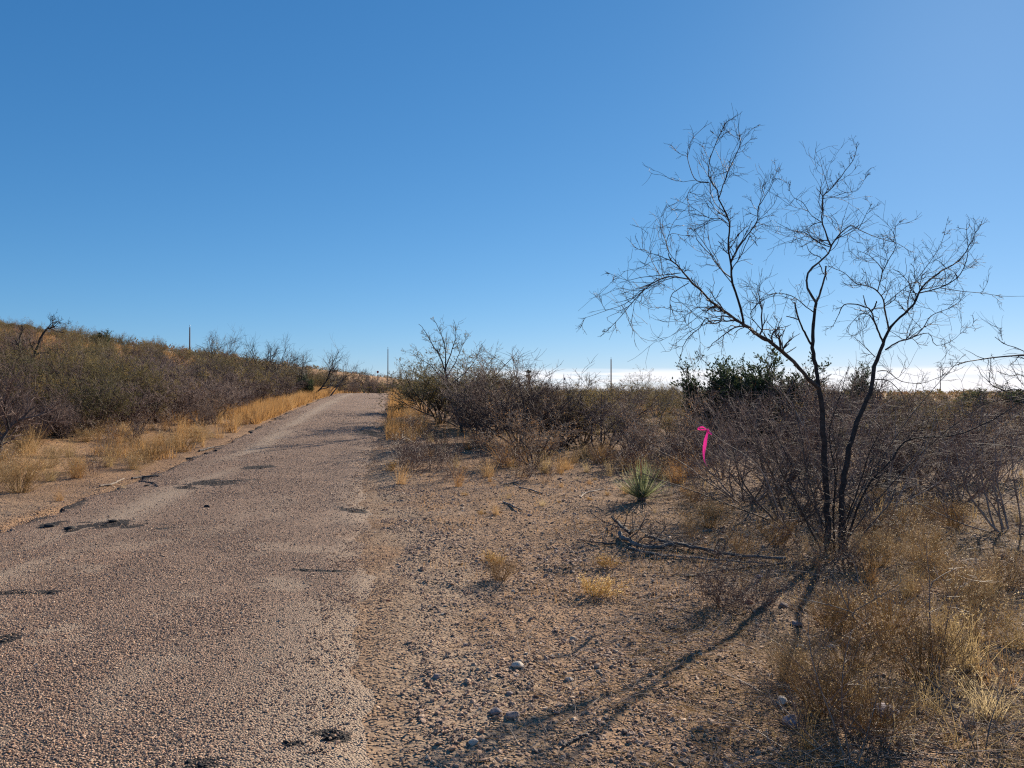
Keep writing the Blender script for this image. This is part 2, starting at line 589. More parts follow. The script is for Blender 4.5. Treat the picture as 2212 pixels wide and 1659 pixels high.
def road_mat():
    m, t = new_mat('chip_seal_road')
    te = mk(t, 'ShaderNodeTexCoord')
    co = te.outputs['Object']
    d1, c1 = chips(t, co, 88)
    d2, c2 = chips(t, co, 17)
    sep1 = mk(t, 'ShaderNodeSeparateColor')
    t.links.new(c1, sep1.inputs[0])
    chipcol = ramp_node(t, sep1.outputs[0], [(0.0, (0.153, 0.102, 0.076)), (0.25, (0.306, 0.203, 0.144)), (0.55, (0.428, 0.279, 0.195)), (0.8, (0.490, 0.304, 0.206)), (1.0, (0.714, 0.507, 0.356))])
    gap = maprange(t, d1, 0.42, 0.62, 0, 1)
    tar = (.085, .067, .053)
    col = mixcol(t, gap, chipcol, tar)
    sep2 = mk(t, 'ShaderNodeSeparateColor')
    t.links.new(c2, sep2.inputs[0])
    big = mk(t, 'ShaderNodeTexNoise')
    big.inputs['Scale'].default_value = 1.1
    big.inputs['Detail'].default_value = 5
    t.links.new(co, big.inputs['Vector'])
    col = mixcol(t, 1.0, col, ramp_node(t, big.outputs[0], [(.3, (.82, .80, .79)), (.7, (1.1, 1.06, 1.03))]), 'MULTIPLY')
    dust = attr(t, 'dust')
    col = mixcol(t, math_node(t, 'MULTIPLY', dust, .75), col, (.40, .30, .215))
    dark = attr(t, 'dark')
    n2 = mk(t, 'ShaderNodeTexNoise')
    n2.inputs['Scale'].default_value = 24
    n2.inputs['Detail'].default_value = 4
    t.links.new(co, n2.inputs['Vector'])
    dk = maprange(t, math_node(t, 'ADD', dark, math_node(t, 'MULTIPLY', math_node(t, 'SUBTRACT', n2.outputs[0], .5), .9)), .35, .6, 0, 1)
    dk = math_node(t, 'MULTIPLY', dk, .9)
    col = mixcol(t, dk, col, (.016, .0155, .0155))
    h = math_node(t, 'SUBTRACT', math_node(t, 'MULTIPLY', sep1.outputs[1], .5), math_node(t, 'MULTIPLY', d1, 1.2))
    h = math_node(t, 'ADD', h, math_node(t, 'MULTIPLY', sep2.outputs[1], .5))
    bp = mk(t, 'ShaderNodeBump')
    bp.inputs['Strength'].default_value = 1.0
    bp.inputs['Distance'].default_value = .010
    t.links.new(h, bp.inputs['Height'])
    b = mk(t, 'ShaderNodeBsdfPrincipled')
    b.inputs['Roughness'].default_value = .8
    b.inputs['Specular IOR Level'].default_value = .2
    t.links.new(col, b.inputs['Base Color'])
    t.links.new(bp.outputs[0], b.inputs['Normal'])
    finish(t, b.outputs[0])
    return m


def ground_mat():
    m, t = new_mat('desert_soil')
    te = mk(t, 'ShaderNodeTexCoord')
    co = te.outputs['Object']
    d1, c1 = chips(t, co, 55)
    sep1 = mk(t, 'ShaderNodeSeparateColor')
    t.links.new(c1, sep1.inputs[0])
    n1 = mk(t, 'ShaderNodeTexNoise')
    n1.inputs['Scale'].default_value = 1.4
    n1.inputs['Detail'].default_value = 6
    n1.inputs['Roughness'].default_value = .65
    t.links.new(co, n1.inputs['Vector'])
    n2 = mk(t, 'ShaderNodeTexNoise')
    n2.inputs['Scale'].default_value = 14
    n2.inputs['Detail'].default_value = 5
    t.links.new(co, n2.inputs['Vector'])
    soil = ramp_node(t, n1.outputs[0], [(.28, (0.204, 0.116, 0.064)), (.5, (0.310, 0.184, 0.102)), (.72, (0.399, 0.244, 0.139))])
    red = ramp_node(t, n1.outputs[0], [(.28, (.30, .15, .065)), (.5, (.46, .265, .13)), (.72, (.60, .40, .23))])
    col = mixcol(t, attr(t, 'bank'), soil, red)
    col = mixcol(t, math_node(t, 'MULTIPLY', attr(t, 'sand'), .8), col, (.39, .285, .195))
    col = mixcol(t, math_node(t, 'MULTIPLY', attr(t, 'litter'), .7), col, (.125, .075, .042))
    peb = ramp_node(t, sep1.outputs[0], [(0, (0.142, 0.087, 0.060)), (.4, (0.313, 0.190, 0.120)), (.8, (0.455, 0.274, 0.173)), (1, (0.663, 0.456, 0.299))])
    cover = maprange(t, sep1.outputs[1], .45, .55, 0, 1)
    inside = maprange(t, d1, .38, .48, 1, 0)
    col = mixcol(t, math_node(t, 'MULTIPLY', math_node(t, 'MULTIPLY', cover, inside), .85), col, peb)
    col = mixcol(t, 1.0, col, ramp_node(t, n2.outputs[0], [(.3, (.78, .78, .78)), (.7, (1.08, 1.08, 1.08))]), 'MULTIPLY')
    h = math_node(t, 'MULTIPLY', math_node(t, 'MULTIPLY', cover, math_node(t, 'SUBTRACT', .5, d1)), 1.2)
    h = math_node(t, 'ADD', h, math_node(t, 'MULTIPLY', n2.outputs[0], .9))
    bp = mk(t, 'ShaderNodeBump')
    bp.inputs['Strength'].default_value = 1.0
    bp.inputs['Distance'].default_value = .03
    t.links.new(h, bp.inputs['Height'])
    b = mk(t, 'ShaderNodeBsdfPrincipled')
    b.inputs['Roughness'].default_value = .9
    b.inputs['Specular IOR Level'].default_value = .15
    t.links.new(col, b.inputs['Base Color'])
    t.links.new(bp.outputs[0], b.inputs['Normal'])
    finish(t, b.outputs[0])
    return m


# ------------------------------------------------------------------ ground and road
def grow_axis(start, step, fac, end):
    out, s = [], step
    p = start
    while p < end:
        s *= fac
        p += s
        out.append(p)
    return np.array(out)


gx = np.arange(-8, 7.01, 0.075)
xs = np.concatenate([-grow_axis(8, .075, 1.06, 2500)[::-1], gx, grow_axis(7, .075, 1.06, 2500)])
gy = np.arange(2.4, 15, 0.075)
ys = np.concatenate([np.arange(-12, 2.4, .6), gy, grow_axis(15, .075, 1.025, 6000)])


def grid_mesh(name, X, Y, Z, mats, attrs):
    ny, nx = X.shape
    v = np.stack([X, Y, Z], -1).reshape(-1, 3)
    i = (np.arange(ny - 1)[:, None] * nx + np.arange(nx - 1)[None, :])
    q = np.stack([i, i + 1, i + nx + 1, i + nx], -1).reshape(-1, 4)
    me = Geo().raw(v, q=q).mesh(name, mats)
    for k_, a_ in attrs.items():
        at_ = me.attributes.new(k_, 'FLOAT', 'POINT')
        at_.data.foreach_set('value', np.ascontiguousarray(a_.reshape(-1), dtype=np.float32))
    return me


def soil_fields(X, Y):
    c = road_c(np.maximum(Y, 0))
    L = c - HW - X
    R = X - c - HW
    bank = sstep(.5, 4, L + (fbm(X / 2, Y / 2, 5) - .5) * 3) * sstep(9, 15, Y)
    bank = np.maximum(bank, .55 * sstep(40, 120, Y))
    n = fbm(X / .8, Y / .8, 7, 4)
    sand = np.exp(-((R - .45 - .05 * Y) / .45) ** 2) * sstep(.35, .6, n) * sstep(14, 6, Y)
    sand = np.maximum(sand, .85 * np.exp(-((R - .12 - .36 * sstep(14, 6, Y)) / .55) ** 2) * sstep(30, 14, Y) * sstep(.25, .45, n))
    sand = np.maximum(sand, sstep(.0, .4, L) * sstep(14, 9, Y) * .7)
    litter = sstep(.6, 2.6, X - .12 * (Y - 5) + (n - .5) * 2.4) * sstep(.34, .56, fbm(X / .7, Y / .7, 23, 4)) * sstep(16, 10, Y)
    litter = np.maximum(litter, .6 * np.exp(-((X - 1.8) ** 2 + (Y - 7.4) ** 2) / 1.0))
    return {'bank': bank, 'sand': sand, 'litter': litter}


X, Y = np.meshgrid(xs, ys)
Z = ground_h(X, Y)
ground = link('ground', grid_mesh('ground', X, Y, Z, [ground_mat()], soil_fields(X, Y)), kind='structure')

# dark bare tar patches, a painted shrub shadow and dusty wheel tracks of the road, in metres
PATCH = []
for (px, py, wpx, hpx, rot) in ((470, 1043, 95, 8, .03), (405, 1052, 40, 4, .0), (255, 1133, 140, 8, .1), (105, 1135, 30, 8, 0), (150, 1147, 25, 7, 0),
                                (40, 1281, 85, 9, 0), (110, 1281, 25, 4, 0), (690, 1234, 130, 3.5, .02), (722, 1592, 85, 17, .05), (680, 1625, 90, 9, 0), (640, 1610, 50, 6, 0), (765, 1102, 42, 7, 0),
                                (430, 1655, 60, 9, 0), (590, 905, 28, 3, 0), (800, 935, 45, 5, 0), (15, 1380, 40, 14, 0), (560, 1010, 60, 4, 0)):  # the far patch near the right edge paints a shrub's cast shadow
    p = on_ground(px, py)
    p2 = on_ground(px, py - hpx)
    PATCH.append((p[0], p[1], wpx / FPX * p[1] * .62, max(p2[1] - p[1], .05) * .85, rot))


def road_fields(X, Y):
    n = (fbm(X / .16, Y / .12, 51, 4) - .5)
    n_b = (fbm(X / .45, Y / .3, 53, 2) - .5)
    dark = np.zeros_like(X)
    for (a, b, wx, wy, rot) in PATCH:
        dx, dy = X - a, Y - b + (X - a) * rot
        r = np.sqrt((dx / wx) ** 2 + (dy / wy) ** 2) + n * 2.3 + n_b * 1.3
        dark = np.maximum(dark, sstep(1.35, .85, r))
    c = road_c(np.maximum(Y, 0))
    u = X - c
    edge = sstep(-HW + .45, -HW - .02, u + n * .35) * .85 * sstep(2, 7, Y)
    dark = np.maximum(dark, edge * sstep(.4, .55, fbm(X / .5, Y / .5, 57, 3)))
    n3 = fbm(X / .6, Y / 2.2, 61, 4)
    dust = np.exp(-((u + 1.05) / .36) ** 2) * sstep(.26, .46, n3) + .7 * np.exp(-((u - .75) / .35) ** 2) * sstep(.45, .62, n3) * sstep(16, 6, Y)
    dust = np.maximum(dust, sstep(1.2, 2.3, u) * sstep(.30, .5, n3) * .95 * sstep(30, 12, Y))
    dust = np.maximum(dust, sstep(.60, .72, fbm(X / .5, Y / .5, 67, 4)) * .8 * sstep(12, 5, Y))
    return {'dark': dark, 'dust': np.clip(dust, 0, 1) * (1 - dark)}


ry = np.concatenate([np.arange(1.5, 16, .045), grow_axis(16, .06, 1.02, 82)])
ru = np.linspace(-1, 1, 92)
U, RY = np.meshgrid(ru, ry)
cc = road_c(RY)
e_l = HW + (fbm(RY * 0 + 1.3, RY / .45, 71, 4) - .5) * .55
e_r = HW + .36 * sstep(14, 6, RY) + .16 * sstep(7, 4, RY) + (fbm(RY * 0 + 5.3, RY / .6, 77, 4) - .5) * .9
RX = cc + np.where(U < 0, U * e_l, U * e_r)
RZ = road_surface(RX, RY)
drop = np.maximum(sstep(.965, 1.0, -U) * .10, sstep(.74, 1.0, U) * .085)
RZ = RZ - drop
road = link('road', grid_mesh('road', RX, RY, RZ, [road_mat()], road_fields(RX, RY)), kind='structure')


# ------------------------------------------------------------------ gravel (stuff): stones scattered as instances of a few deformed pebbles
def scatter_gravel(name, P, SC, seed, mat='stone'):
    me = bpy.data.meshes.new(name)
    me.vertices.add(len(P))
    me.vertices.foreach_set('co', P.ravel())
    rng = np.random.default_rng(seed)
    sc3 = np.stack([SC * rng.uniform(.75, 1.35, len(P)), SC * rng.uniform(.7, 1.2, len(P)), SC * rng.uniform(.34, .74, len(P))], 1)
    a = me.attributes.new('stone_scale', 'FLOAT_VECTOR', 'POINT')
    a.data.foreach_set('vector', np.ascontiguousarray(sc3.ravel(), dtype=np.float32))
    rot = np.stack([rng.normal(0, .3, len(P)), rng.normal(0, .3, len(P)), rng.uniform(0, 6.28, len(P))], 1)
    a = me.attributes.new('stone_rot', 'FLOAT_VECTOR', 'POINT')
    a.data.foreach_set('vector', np.ascontiguousarray(rot.ravel(), dtype=np.float32))
    me.materials.append(M[mat])
    o = link(name, me, kind='stuff')
    ng = bpy.data.node_groups.new(name, 'GeometryNodeTree')
    ng.interface.new_socket('Geometry', in_out='INPUT', socket_type='NodeSocketGeometry')
    ng.interface.new_socket('Geometry', in_out='OUTPUT', socket_type='NodeSocketGeometry')
    gi, go = ng.nodes.new('NodeGroupInput'), ng.nodes.new('NodeGroupOutput')
    g2i = ng.nodes.new('GeometryNodeGeometryToInstance')
    for k_ in range(5):
        ico = ng.nodes.new('GeometryNodeMeshIcoSphere')
        ico.inputs['Radius'].default_value = .5
        ico.inputs['Subdivisions'].default_value = 2
        nz_ = ng.nodes.new('ShaderNodeTexNoise')
        nz_.noise_dimensions = '4D'
        nz_.inputs['W'].default_value = k_ * 3.7 + seed
        nz_.inputs['Scale'].default_value = 1.7
        nz_.inputs['Detail'].default_value = 1.0
        sub = ng.nodes.new('ShaderNodeVectorMath')
        sub.operation = 'SUBTRACT'
        sub.inputs[1].default_value = (.5, .5, .5)
        ng.links.new(nz_.outputs['Color'], sub.inputs[0])
        scl = ng.nodes.new('ShaderNodeVectorMath')
        scl.operation = 'SCALE'
        scl.inputs['Scale'].default_value = 1.0
        ng.links.new(sub.outputs[0], scl.inputs[0])
        sp = ng.nodes.new('GeometryNodeSetPosition')
        ng.links.new(ico.outputs['Mesh'], sp.inputs['Geometry'])
        ng.links.new(scl.outputs[0], sp.inputs['Offset'])
        sm = ng.nodes.new('GeometryNodeSetMaterial')
        sm.inputs['Material'].default_value = M[mat]
        ng.links.new(sp.outputs[0], sm.inputs['Geometry'])
        ng.links.new(sm.outputs[0], g2i.inputs[0])
    iop = ng.nodes.new('GeometryNodeInstanceOnPoints')
    iop.inputs['Pick Instance'].default_value = True
    ng.links.new(gi.outputs[0], iop.inputs['Points'])
    ng.links.new(g2i.outputs[0], iop.inputs['Instance'])
    for nm, sock in (('stone_rot', 'Rotation'), ('stone_scale', 'Scale')):
        na = ng.nodes.new('GeometryNodeInputNamedAttribute')
        na.data_type = 'FLOAT_VECTOR'
        na.inputs['Name'].default_value = nm
        ng.links.new(na.outputs[0], iop.inputs[sock])
    ng.links.new(iop.outputs[0], go.inputs[0])
    md = o.modifiers.new('scatter', 'NODES')
    md.node_group = ng
    return o


rng = np.random.default_rng(7)


def band(y0, y1, dens, smin, smax, road_only=None, xlim=None):
    w = .70 * y1 + 1.0
    n = int((y1 - y0) * 2 * w * dens)
    x = rng.uniform(-w, w, n)
    y = rng.uniform(y0, y1, n)
    k_ = (np.abs(x) < .70 * y + .8)
    x, y = x[k_], y[k_]
    s = smin + (smax - smin) * rng.beta(1.3, 4.0, len(x))
    return x, y, s


road_pts, dirt_pts = [], []
for (y0, y1, dr, dd, a, b) in ((2.7, 4.5, 4600, 700, .006, .022), (4.5, 6.5, 3200, 560, .007, .023), (6.5, 9.5, 1900, 420, .008, .025), (9.5, 14, 850, 230, .011, .030), (14, 22, 330, 90, .014, .034), (22, 34, 110, 30, .017, .04)):
    x, y, s = band(y0, y1, dr, a, b)
    k_ = in_road(x, y) > .5
    x, y, s = x[k_], y[k_], s[k_]
    f = road_fields(x, y)
    pr = np.clip((.38 + .62 * sstep(.36, .54, fbm(x / .55, y / .9, 123, 4))) * (1 - .72 * f['dust'] - .5 * sstep(.3, .7, f['dark'])), .05, 1)
    k_ = rng.random(len(x)) < pr
    road_pts.append((x[k_], y[k_], s[k_]))
    x, y, s = band(y0, y1, dd, a, b * 1.35)
    k_ = (in_road(x, y) < .5)
    x, y, s = x[k_], y[k_], s[k_]
    f = soil_fields(x, y)
    R_ = x - road_c(y) - HW
    nn = fbm(x / .9, y / .9, 91, 4)
    pr = np.clip(.25 + 1.3 * sstep(.42, .62, nn) + .3 * sstep(3, 0, np.abs(R_ - 1.5)), 0, 1) * (1 - .72 * f['sand']) * (1 - .3 * f['litter'])
    pr = pr * np.where(R_ < -HW, np.where(y < 14, .8, .35), 1)
    k_ = rng.random(len(x)) < pr
    dirt_pts.append((x[k_], y[k_], s[k_]))
for (y0, y1, dd, a, b) in ((2.7, 4.5, 3000, .005, .014), (4.5, 6.5, 2000, .006, .015), (6.5, 9.5, 1100, .007, .017), (9.5, 14, 420, .009, .02), (14, 20, 120, .012, .025)):
    x, y, s = band(y0, y1, dd, a, b)
    k_ = in_road(x, y) < .5
    x, y, s = x[k_], y[k_], s[k_]
    f = soil_fields(x, y)
    R_ = x - road_c(y) - HW
    pr = np.clip(.25 + .9 * sstep(.35, .6, fbm(x / .6, y / .6, 93, 4)) + np.where((R_ > 0) & (R_ < 2), .5 * (1 - R_ / 2), 0), 0, 1) * (1 - .5 * f['sand'])
    k_ = rng.random(len(x)) < pr
    dirt_pts.append((x[k_], y[k_], s[k_]))
for (y0, y1, dd, a, b) in ((2.7, 4.5, 420, .013, .046), (4.5, 6.5, 330, .015, .048), (6.5, 9.5, 200, .017, .055), (9.5, 15, 80, .02, .065)):
    x, y, s = band(y0, y1, dd, a, b)
    k_ = (in_road(x, y) < .5) & (x > road_c(y) + HW)
    x, y, s = x[k_], y[k_], s[k_]
    k_ = rng.random(len(x)) < .2 + 1.2 * sstep(.45, .62, fbm(x / .8, y / .8, 121, 4))
    dirt_pts.append((x[k_], y[k_], s[k_]))
# the road's own chips spilling over its right shoulder
for (y0, y1, dd, a, b) in ((2.7, 4.5, 2600, .007, .026), (4.5, 6.5, 2000, .008, .026), (6.5, 9.5, 1300, .009, .028), (9.5, 14, 700, .011, .031), (14, 24, 280, .014, .036)):
    x, y, s = band(y0, y1, dd, a, b)
    R_ = x - road_c(y) - HW
    k_ = (R_ > -.3) & (R_ < 3.4) & (in_road(x, y) < .5)
    x, y, s, R_ = x[k_], y[k_], s[k_], R_[k_]
    k_ = rng.random(len(x)) < np.exp(-np.maximum(R_ - .3, 0) / .9) * (.35 + .65 * sstep(.4, .6, fbm(x / .7, y / .9, 94, 3)))
    dirt_pts.append((x[k_], y[k_], s[k_]))
# black crumbs of broken tar lying in the dark patches
tx, ty, ts = [], [], []
for (a, b, wx, wy, rot) in PATCH:
    n_ = int(np.clip(wx * wy * 900, 25, 900))
    x = a + rng.normal(0, wx * .5, n_)
    y = b + rng.normal(0, wy * .55, n_)
    k_ = (road_fields(x, y)['dark'] > .3) & (y > 2.5)
    tx.append(x[k_]); ty.append(y[k_]); ts.append(.008 + .032 * rng.beta(1.2, 4, int(k_.sum())))
tx, ty, ts = np.concatenate(tx), np.concatenate(ty), np.concatenate(ts)
scatter_gravel('tar_crumbs', np.stack([tx, ty, surf(tx, ty) + ts * .03], 1), ts, 9, 'tar')
for nm, pts, sd in (('road_gravel', road_pts, 3), ('ground_gravel', dirt_pts, 5)):
    x, y, s = (np.concatenate([p[i] for p in pts]) for i in range(3))
    z = surf(x, y) + s * .05
    scatter_gravel(nm, np.stack([x, y, z], 1), s, sd)


# ------------------------------------------------------------------ plant generators (each returns Geo pieces)
def bare_shrub(seed, h=1.8, stems=13, spread=(.15, .95), rmin=.0032, n2=8, n3=6, n4=3, curl=.22, up=.06, r0=.016):
    rg = np.random.default_rng(seed)
    a = rg.uniform(0, 2 * PI, stems)
    tilt = rg.uniform(spread[0], spread[1], stems)
    d = np.stack([np.sin(tilt) * np.cos(a), np.sin(tilt) * np.sin(a), np.cos(tilt)], 1)
    base = np.stack([np.cos(a), np.sin(a), a * 0], 1) * rg.uniform(.02, .16, stems)[:, None] - UP * .06
    P1, R1 = shoots(rg, base, d, h * rg.uniform(.75, 1.15, stems), r0 * rg.uniform(.7, 1.3, stems), 8, up, curl * .7, .3)
    P2, R2 = grow(rg, P1, R1, n2, .2, 1, .25, .55, (.3, 1.0), 6, up, curl, .6, rmin)
    P3, R3 = grow(rg, P2, R2, n3, .15, 1, .25, .6, (.4, 1.2), 4, up * .7, curl, .65, rmin)
    P4, R4 = grow(rg, P3, R3, n4, .2, 1, .3, .7, (.5, 1.3), 3, 0, curl, .8, rmin * .85)
    stem = Geo().tubes(P1, R1, 5).tubes(P2, R2, 3)
    tw = Geo().tubes(P3, R3, 3).tubes(P4, R4, 3)
    return stem, tw, (P2, P3, P4)


def leaf_cards(rg, Ps, per, size, aspect=.45):
    g = Geo()
    for P in Ps:
        N, K, _ = P.shape
        n = int(N * per)
        i = rg.integers(0, N, n)
        t = rg.uniform(.2, 1, n) * (K - 1) * .999
        k_ = t.astype(int)
        f = (t - k_)[:, None]
        pos = P[i, k_] * (1 - f) + P[i, k_ + 1] * f + rg.normal(0, .008, (n, 3))
        d = norm(P[i, k_ + 1] - P[i, k_]) + rg.normal(0, .8, (n, 3))
        s = size * rg.uniform(.6, 1.4, n)
        g.cards(pos, d, np.cross(norm(d), rg.normal(size=(n, 3))), s, s * aspect)
    return g


def grass_tuft(seed, blades=130, h=.45, spread=.5, base=.06, width=.0035, seeds=False, curve=.35):
    rg = np.random.default_rng(seed)
    a = rg.uniform(0, 2 * PI, blades)
    tilt = np.abs(rg.normal(0, spread, blades))
    d = np.stack([np.sin(tilt) * np.cos(a), np.sin(tilt) * np.sin(a), np.cos(tilt)], 1)
    r = base * np.sqrt(rg.uniform(0, 1, blades))
    a2 = rg.uniform(0, 2 * PI, blades)
    pos = np.stack([r * np.cos(a2), r * np.sin(a2), np.full(blades, -.02)], 1)
    L = h * rg.uniform(.45, 1.1, blades)
    P, R = shoots(rg, pos, d, L, width / 2, 5, 0, .10, .35, curve)
    side = norm(np.cross(norm(P[:, -1] - P[:, 0]), UP) + rg.normal(0, .5, (blades, 3)))[:, None, :]
    A, B = P - side * R[:, :, None] , P + side * R[:, :, None]
    v = np.stack([A, B], 2).reshape(-1, 3)
    i = (np.arange(blades)[:, None] * 10 + np.arange(4)[None, :] * 2)
    q = np.stack([i, i + 1, i + 3, i + 2], -1).reshape(-1, 4)
    g = Geo().raw(v, q=q)
    if seeds:
        n = blades * 2
        k_ = rg.integers(0, blades, n)
        f = rg.uniform(.6, 1, n)[:, None]
        pos = P[k_, 3] * (1 - f) + P[k_, 4] * f
        g.cards(pos, rg.normal(size=(n, 3)) + UP, rg.normal(size=(n, 3)), rg.uniform(.012, .028, n), rg.uniform(.004, .009, n))
    return g


def fuzzy_weed(seed, h=.28, w=.3, n=90, bits=500, bit=.012):
    """low dome of very fine dead stalks with tiny dry heads"""
    rg = np.random.default_rng(seed)
    a = rg.uniform(0, 2 * PI, n)
    tilt = rg.uniform(.05, 1.1, n)
    d = np.stack([np.sin(tilt) * np.cos(a), np.sin(tilt) * np.sin(a), np.cos(tilt)], 1)
    pos = np.stack([np.cos(a), np.sin(a), a * 0 - .02], 1) * rg.uniform(.0, .08, n)[:, None]
    pos[:, 2] = -.02
    L = rg.uniform(.6, 1, n) * (h * np.cos(tilt) + w * np.sin(tilt))
    P1, R1 = shoots(rg, pos, d, L, .0020, 5, .05, .12, .5)
    P2, R2 = grow(rg, P1, R1, 6, .35, 1, .2, .5, (.3, .9), 3, .1, .15, .7, .0009)
    g = Geo().tubes(P1, R1, 3).tubes(P2, R2, 3)
    i = rg.integers(0, len(P2), bits)
    pos = P2[i, 2] + rg.normal(0, .006, (bits, 3))
    g.cards(pos, rg.normal(size=(bits, 3)), rg.normal(size=(bits, 3)), bit * rg.uniform(.5, 1.3, bits), bit * rg.uniform(.3, .8, bits))
    return g


def juniper(seed, h=2.4, w=1.3, tops=11, n=9000, leaf=.075, foot=.25):
    rg = np.random.default_rng(seed)
    a = rg.uniform(0, 2 * PI, tops)
    r = w * .5 * np.sqrt(rg.uniform(0, 1, tops)) * .7
    hh = h * rg.uniform(.72, 1.0, tops) * (1 - .25 * r / (w * .5))
    hh[0] = h
    base = np.stack([r * np.cos(a) * foot, r * np.sin(a) * foot, r * 0 - .05], 1)
    tip = np.stack([r * np.cos(a), r * np.sin(a), hh], 1)
    K = 8
    f = np.linspace(0, 1, K)[None, :, None]
    P1 = base[:, None] * (1 - f) + tip[:, None] * f + rg.normal(0, .03, (tops, K, 3)) * f
    R1 = np.linspace(.035, .006, K)[None].repeat(tops, 0)
    P2, R2 = grow(rg, P1, R1, 30, .06, 1, .10, .24, (.4, 1.0), 4, .28, .15, .5, .004)
    P3, R3 = grow(rg, P2, R2, 5, .2, 1, .3, .6, (.4, .9), 3, .25, .15, .7, .003)
    fol = Geo()
    for P, cnt in ((P2, n // 3), (P3, n * 2 // 3), (P1, n // 12)):
        i = rg.integers(0, len(P), cnt)
        t = rg.uniform(.25, 1, cnt) * (P.shape[1] - 1) * .999
        k_ = t.astype(int)
        ff = (t - k_)[:, None]
        pos = P[i, k_] * (1 - ff) + P[i, k_ + 1] * ff + rg.normal(0, .02, (cnt, 3))
        d = norm(P[i, k_ + 1] - P[i, k_]) + rg.normal(0, .45, (cnt, 3)) + UP * .3
        s = leaf * rg.uniform(.6, 1.5, cnt)
        fol.cards(pos, d, rg.normal(size=(cnt, 3)), s, s * .42)
    return Geo().tubes(P1, R1, 5).tubes(P2, R2, 3), fol


def small_tree(seed, h=3.0, trunks=3, spread=(.1, .6), leaves=0.0, lean=(0, 0), rmin=.006):
    rg = np.random.default_rng(seed)
    a = rg.uniform(0, 2 * PI, trunks)
    tilt = rg.uniform(spread[0], spread[1], trunks)
    d = np.stack([np.sin(tilt) * np.cos(a) + lean[0], np.sin(tilt) * np.sin(a) + lean[1], np.cos(tilt)], 1)
    base = np.stack([np.cos(a), np.sin(a), a * 0], 1) * .06 - UP * .08
    P1, R1 = shoots(rg, base, d, h * rg.uniform(.55, .75, trunks), .055 * h / 3 * rg.uniform(.7, 1.2, trunks), 9, .02, .16, .35)
    P2, R2 = grow(rg, P1, R1, 7, .35, 1, .45, .85, (.25, .9), 8, .07, .17, .6, rmin)
    P3, R3 = grow(rg, P2, R2, 7, .2, 1, .3, .6, (.35, .95), 6, .06, .2, .6, rmin * .7)
    P4, R4 = grow(rg, P3, R3, 5, .2, 1, .3, .6, (.4, 1.0), 4, .03, .2, .7, rmin * .5)
    tr = Geo().tubes(P1, R1, 7)
    cr = Geo().tubes(P2, R2, 4).tubes(P3, R3, 3).tubes(P4, R4, 3)
    return tr, cr, (P3, P4)


# shared mesh data ------------------------------------------------
BARE, LEAFY, BROWN, OPEN = [], [], [], []
for i in range(5):
    s_, t_, _ = bare_shrub(100 + i, h=1.85, stems=(9, 12, 7, 14, 10)[i], rmin=.0052, n2=9, n3=7, n4=3, spread=(.1, (1.0, 1.1, .8, 1.0, .9)[i]), curl=(.15, .12, .17, .13, .15)[i], r0=.026)
    BARE.append((s_.mesh('bare_shrub_stems', [M['stem_dark']]), t_.mesh('bare_shrub_twigs', [M['twig_purple']])))
for i in range(4):
    s_, t_, Ps = bare_shrub(140 + i, h=1.85, stems=11, rmin=.0045, n2=8, n3=6, n4=2, spread=(.1, (.9, 1.1, .75, 1.0)[i]), curl=.14, r0=.024)
    lf = leaf_cards(np.random.default_rng(150 + i), Ps, 5.0, .038, .5)
    LEAFY.append((s_.mesh('leafy_shrub_stems', [M['stem_dark']]), t_.mesh('leafy_shrub_twigs', [M['twig_olive']]), lf.mesh('leafy_shrub_leaves', [M['leaf_olive'] if i % 2 else M['leaf_green']], False)))
for i in range(3):
    s_, t_, Ps = bare_shrub(170 + i, h=1.7, stems=12, rmin=.0045, n2=8, n3=6, n4=2, spread=(.1, 1.0), curl=.15, r0=.02)
    lf = leaf_cards(np.random.default_rng(180 + i), Ps, 2.4, .032, .5)
    BROWN.append((s_.mesh('dry_shrub_stems', [M['stem_dark']]), t_.mesh('dry_shrub_twigs', [M['twig_grey']]), lf.mesh('dry_shrub_leaves', [M['leaf_brown']], False)))
for i in range(3):   # open, whippy, sparse shrubs close to the camera
    s_, t_, _ = bare_shrub(190 + i, h=1.75, stems=10, rmin=.0026, n2=8, n3=6, n4=3, spread=(.15, 1.15), curl=.14, r0=.014)
    OPEN.append((s_.mesh('open_shrub_stems', [M['twig_grey']]), t_.mesh('open_shrub_twigs', [M['twig_purple']])))
SMALL = []
for i in range(4):
    s_, t_, _ = bare_shrub(210 + i, h=.55, stems=11, rmin=.0018, n2=6, n3=4, n4=2, spread=(.1, .8), curl=.2, r0=.005)
    s_.v += t_.v
    s_.q += [q_ + s_.n for q_ in t_.q]
    s_.qm += t_.qm
    SMALL.append(s_.mesh('twiggy_weed', [M['twig_red']]))
TUFT_S = [grass_tuft(300 + i, (130, 80, 60, 150, 45, 100)[i], (.42, .36, .5, .34, .48, .4)[i], (.42, .6, .35, .55, .7, .5)[i], (.07, .09, .05, .08, .10, .06)[i], .004, True, (.35, .5, .3, .4, .6, .45)[i]).mesh('straw_tuft', [M['straw']]) for i in range(6)]
TUFT_O = [grass_tuft(320 + i, (170, 120, 90, 200, 70, 140)[i], (.55, .48, .6, .42, .52, .5)[i], (.36, .5, .3, .45, .6, .4)[i], (.12, .14, .08, .13, .16, .1)[i], .005, True, (.25, .4, .2, .35, .5, .3)[i]).mesh('orange_tuft', [M['orange_grass']]) for i in range(6)]
WEED = [fuzzy_weed(340 + i, .30, .30, (80, 60, 95)[i], (420, 300, 520)[i], .012).mesh('grey_weed', [M['grey_weed']]) for i in range(3)]
YWEED = [fuzzy_weed(360 + i, .13, .13, 45, 420, .012).mesh('yellow_weed', [M['yellow_weed']]) for i in range(3)]
JUN = []
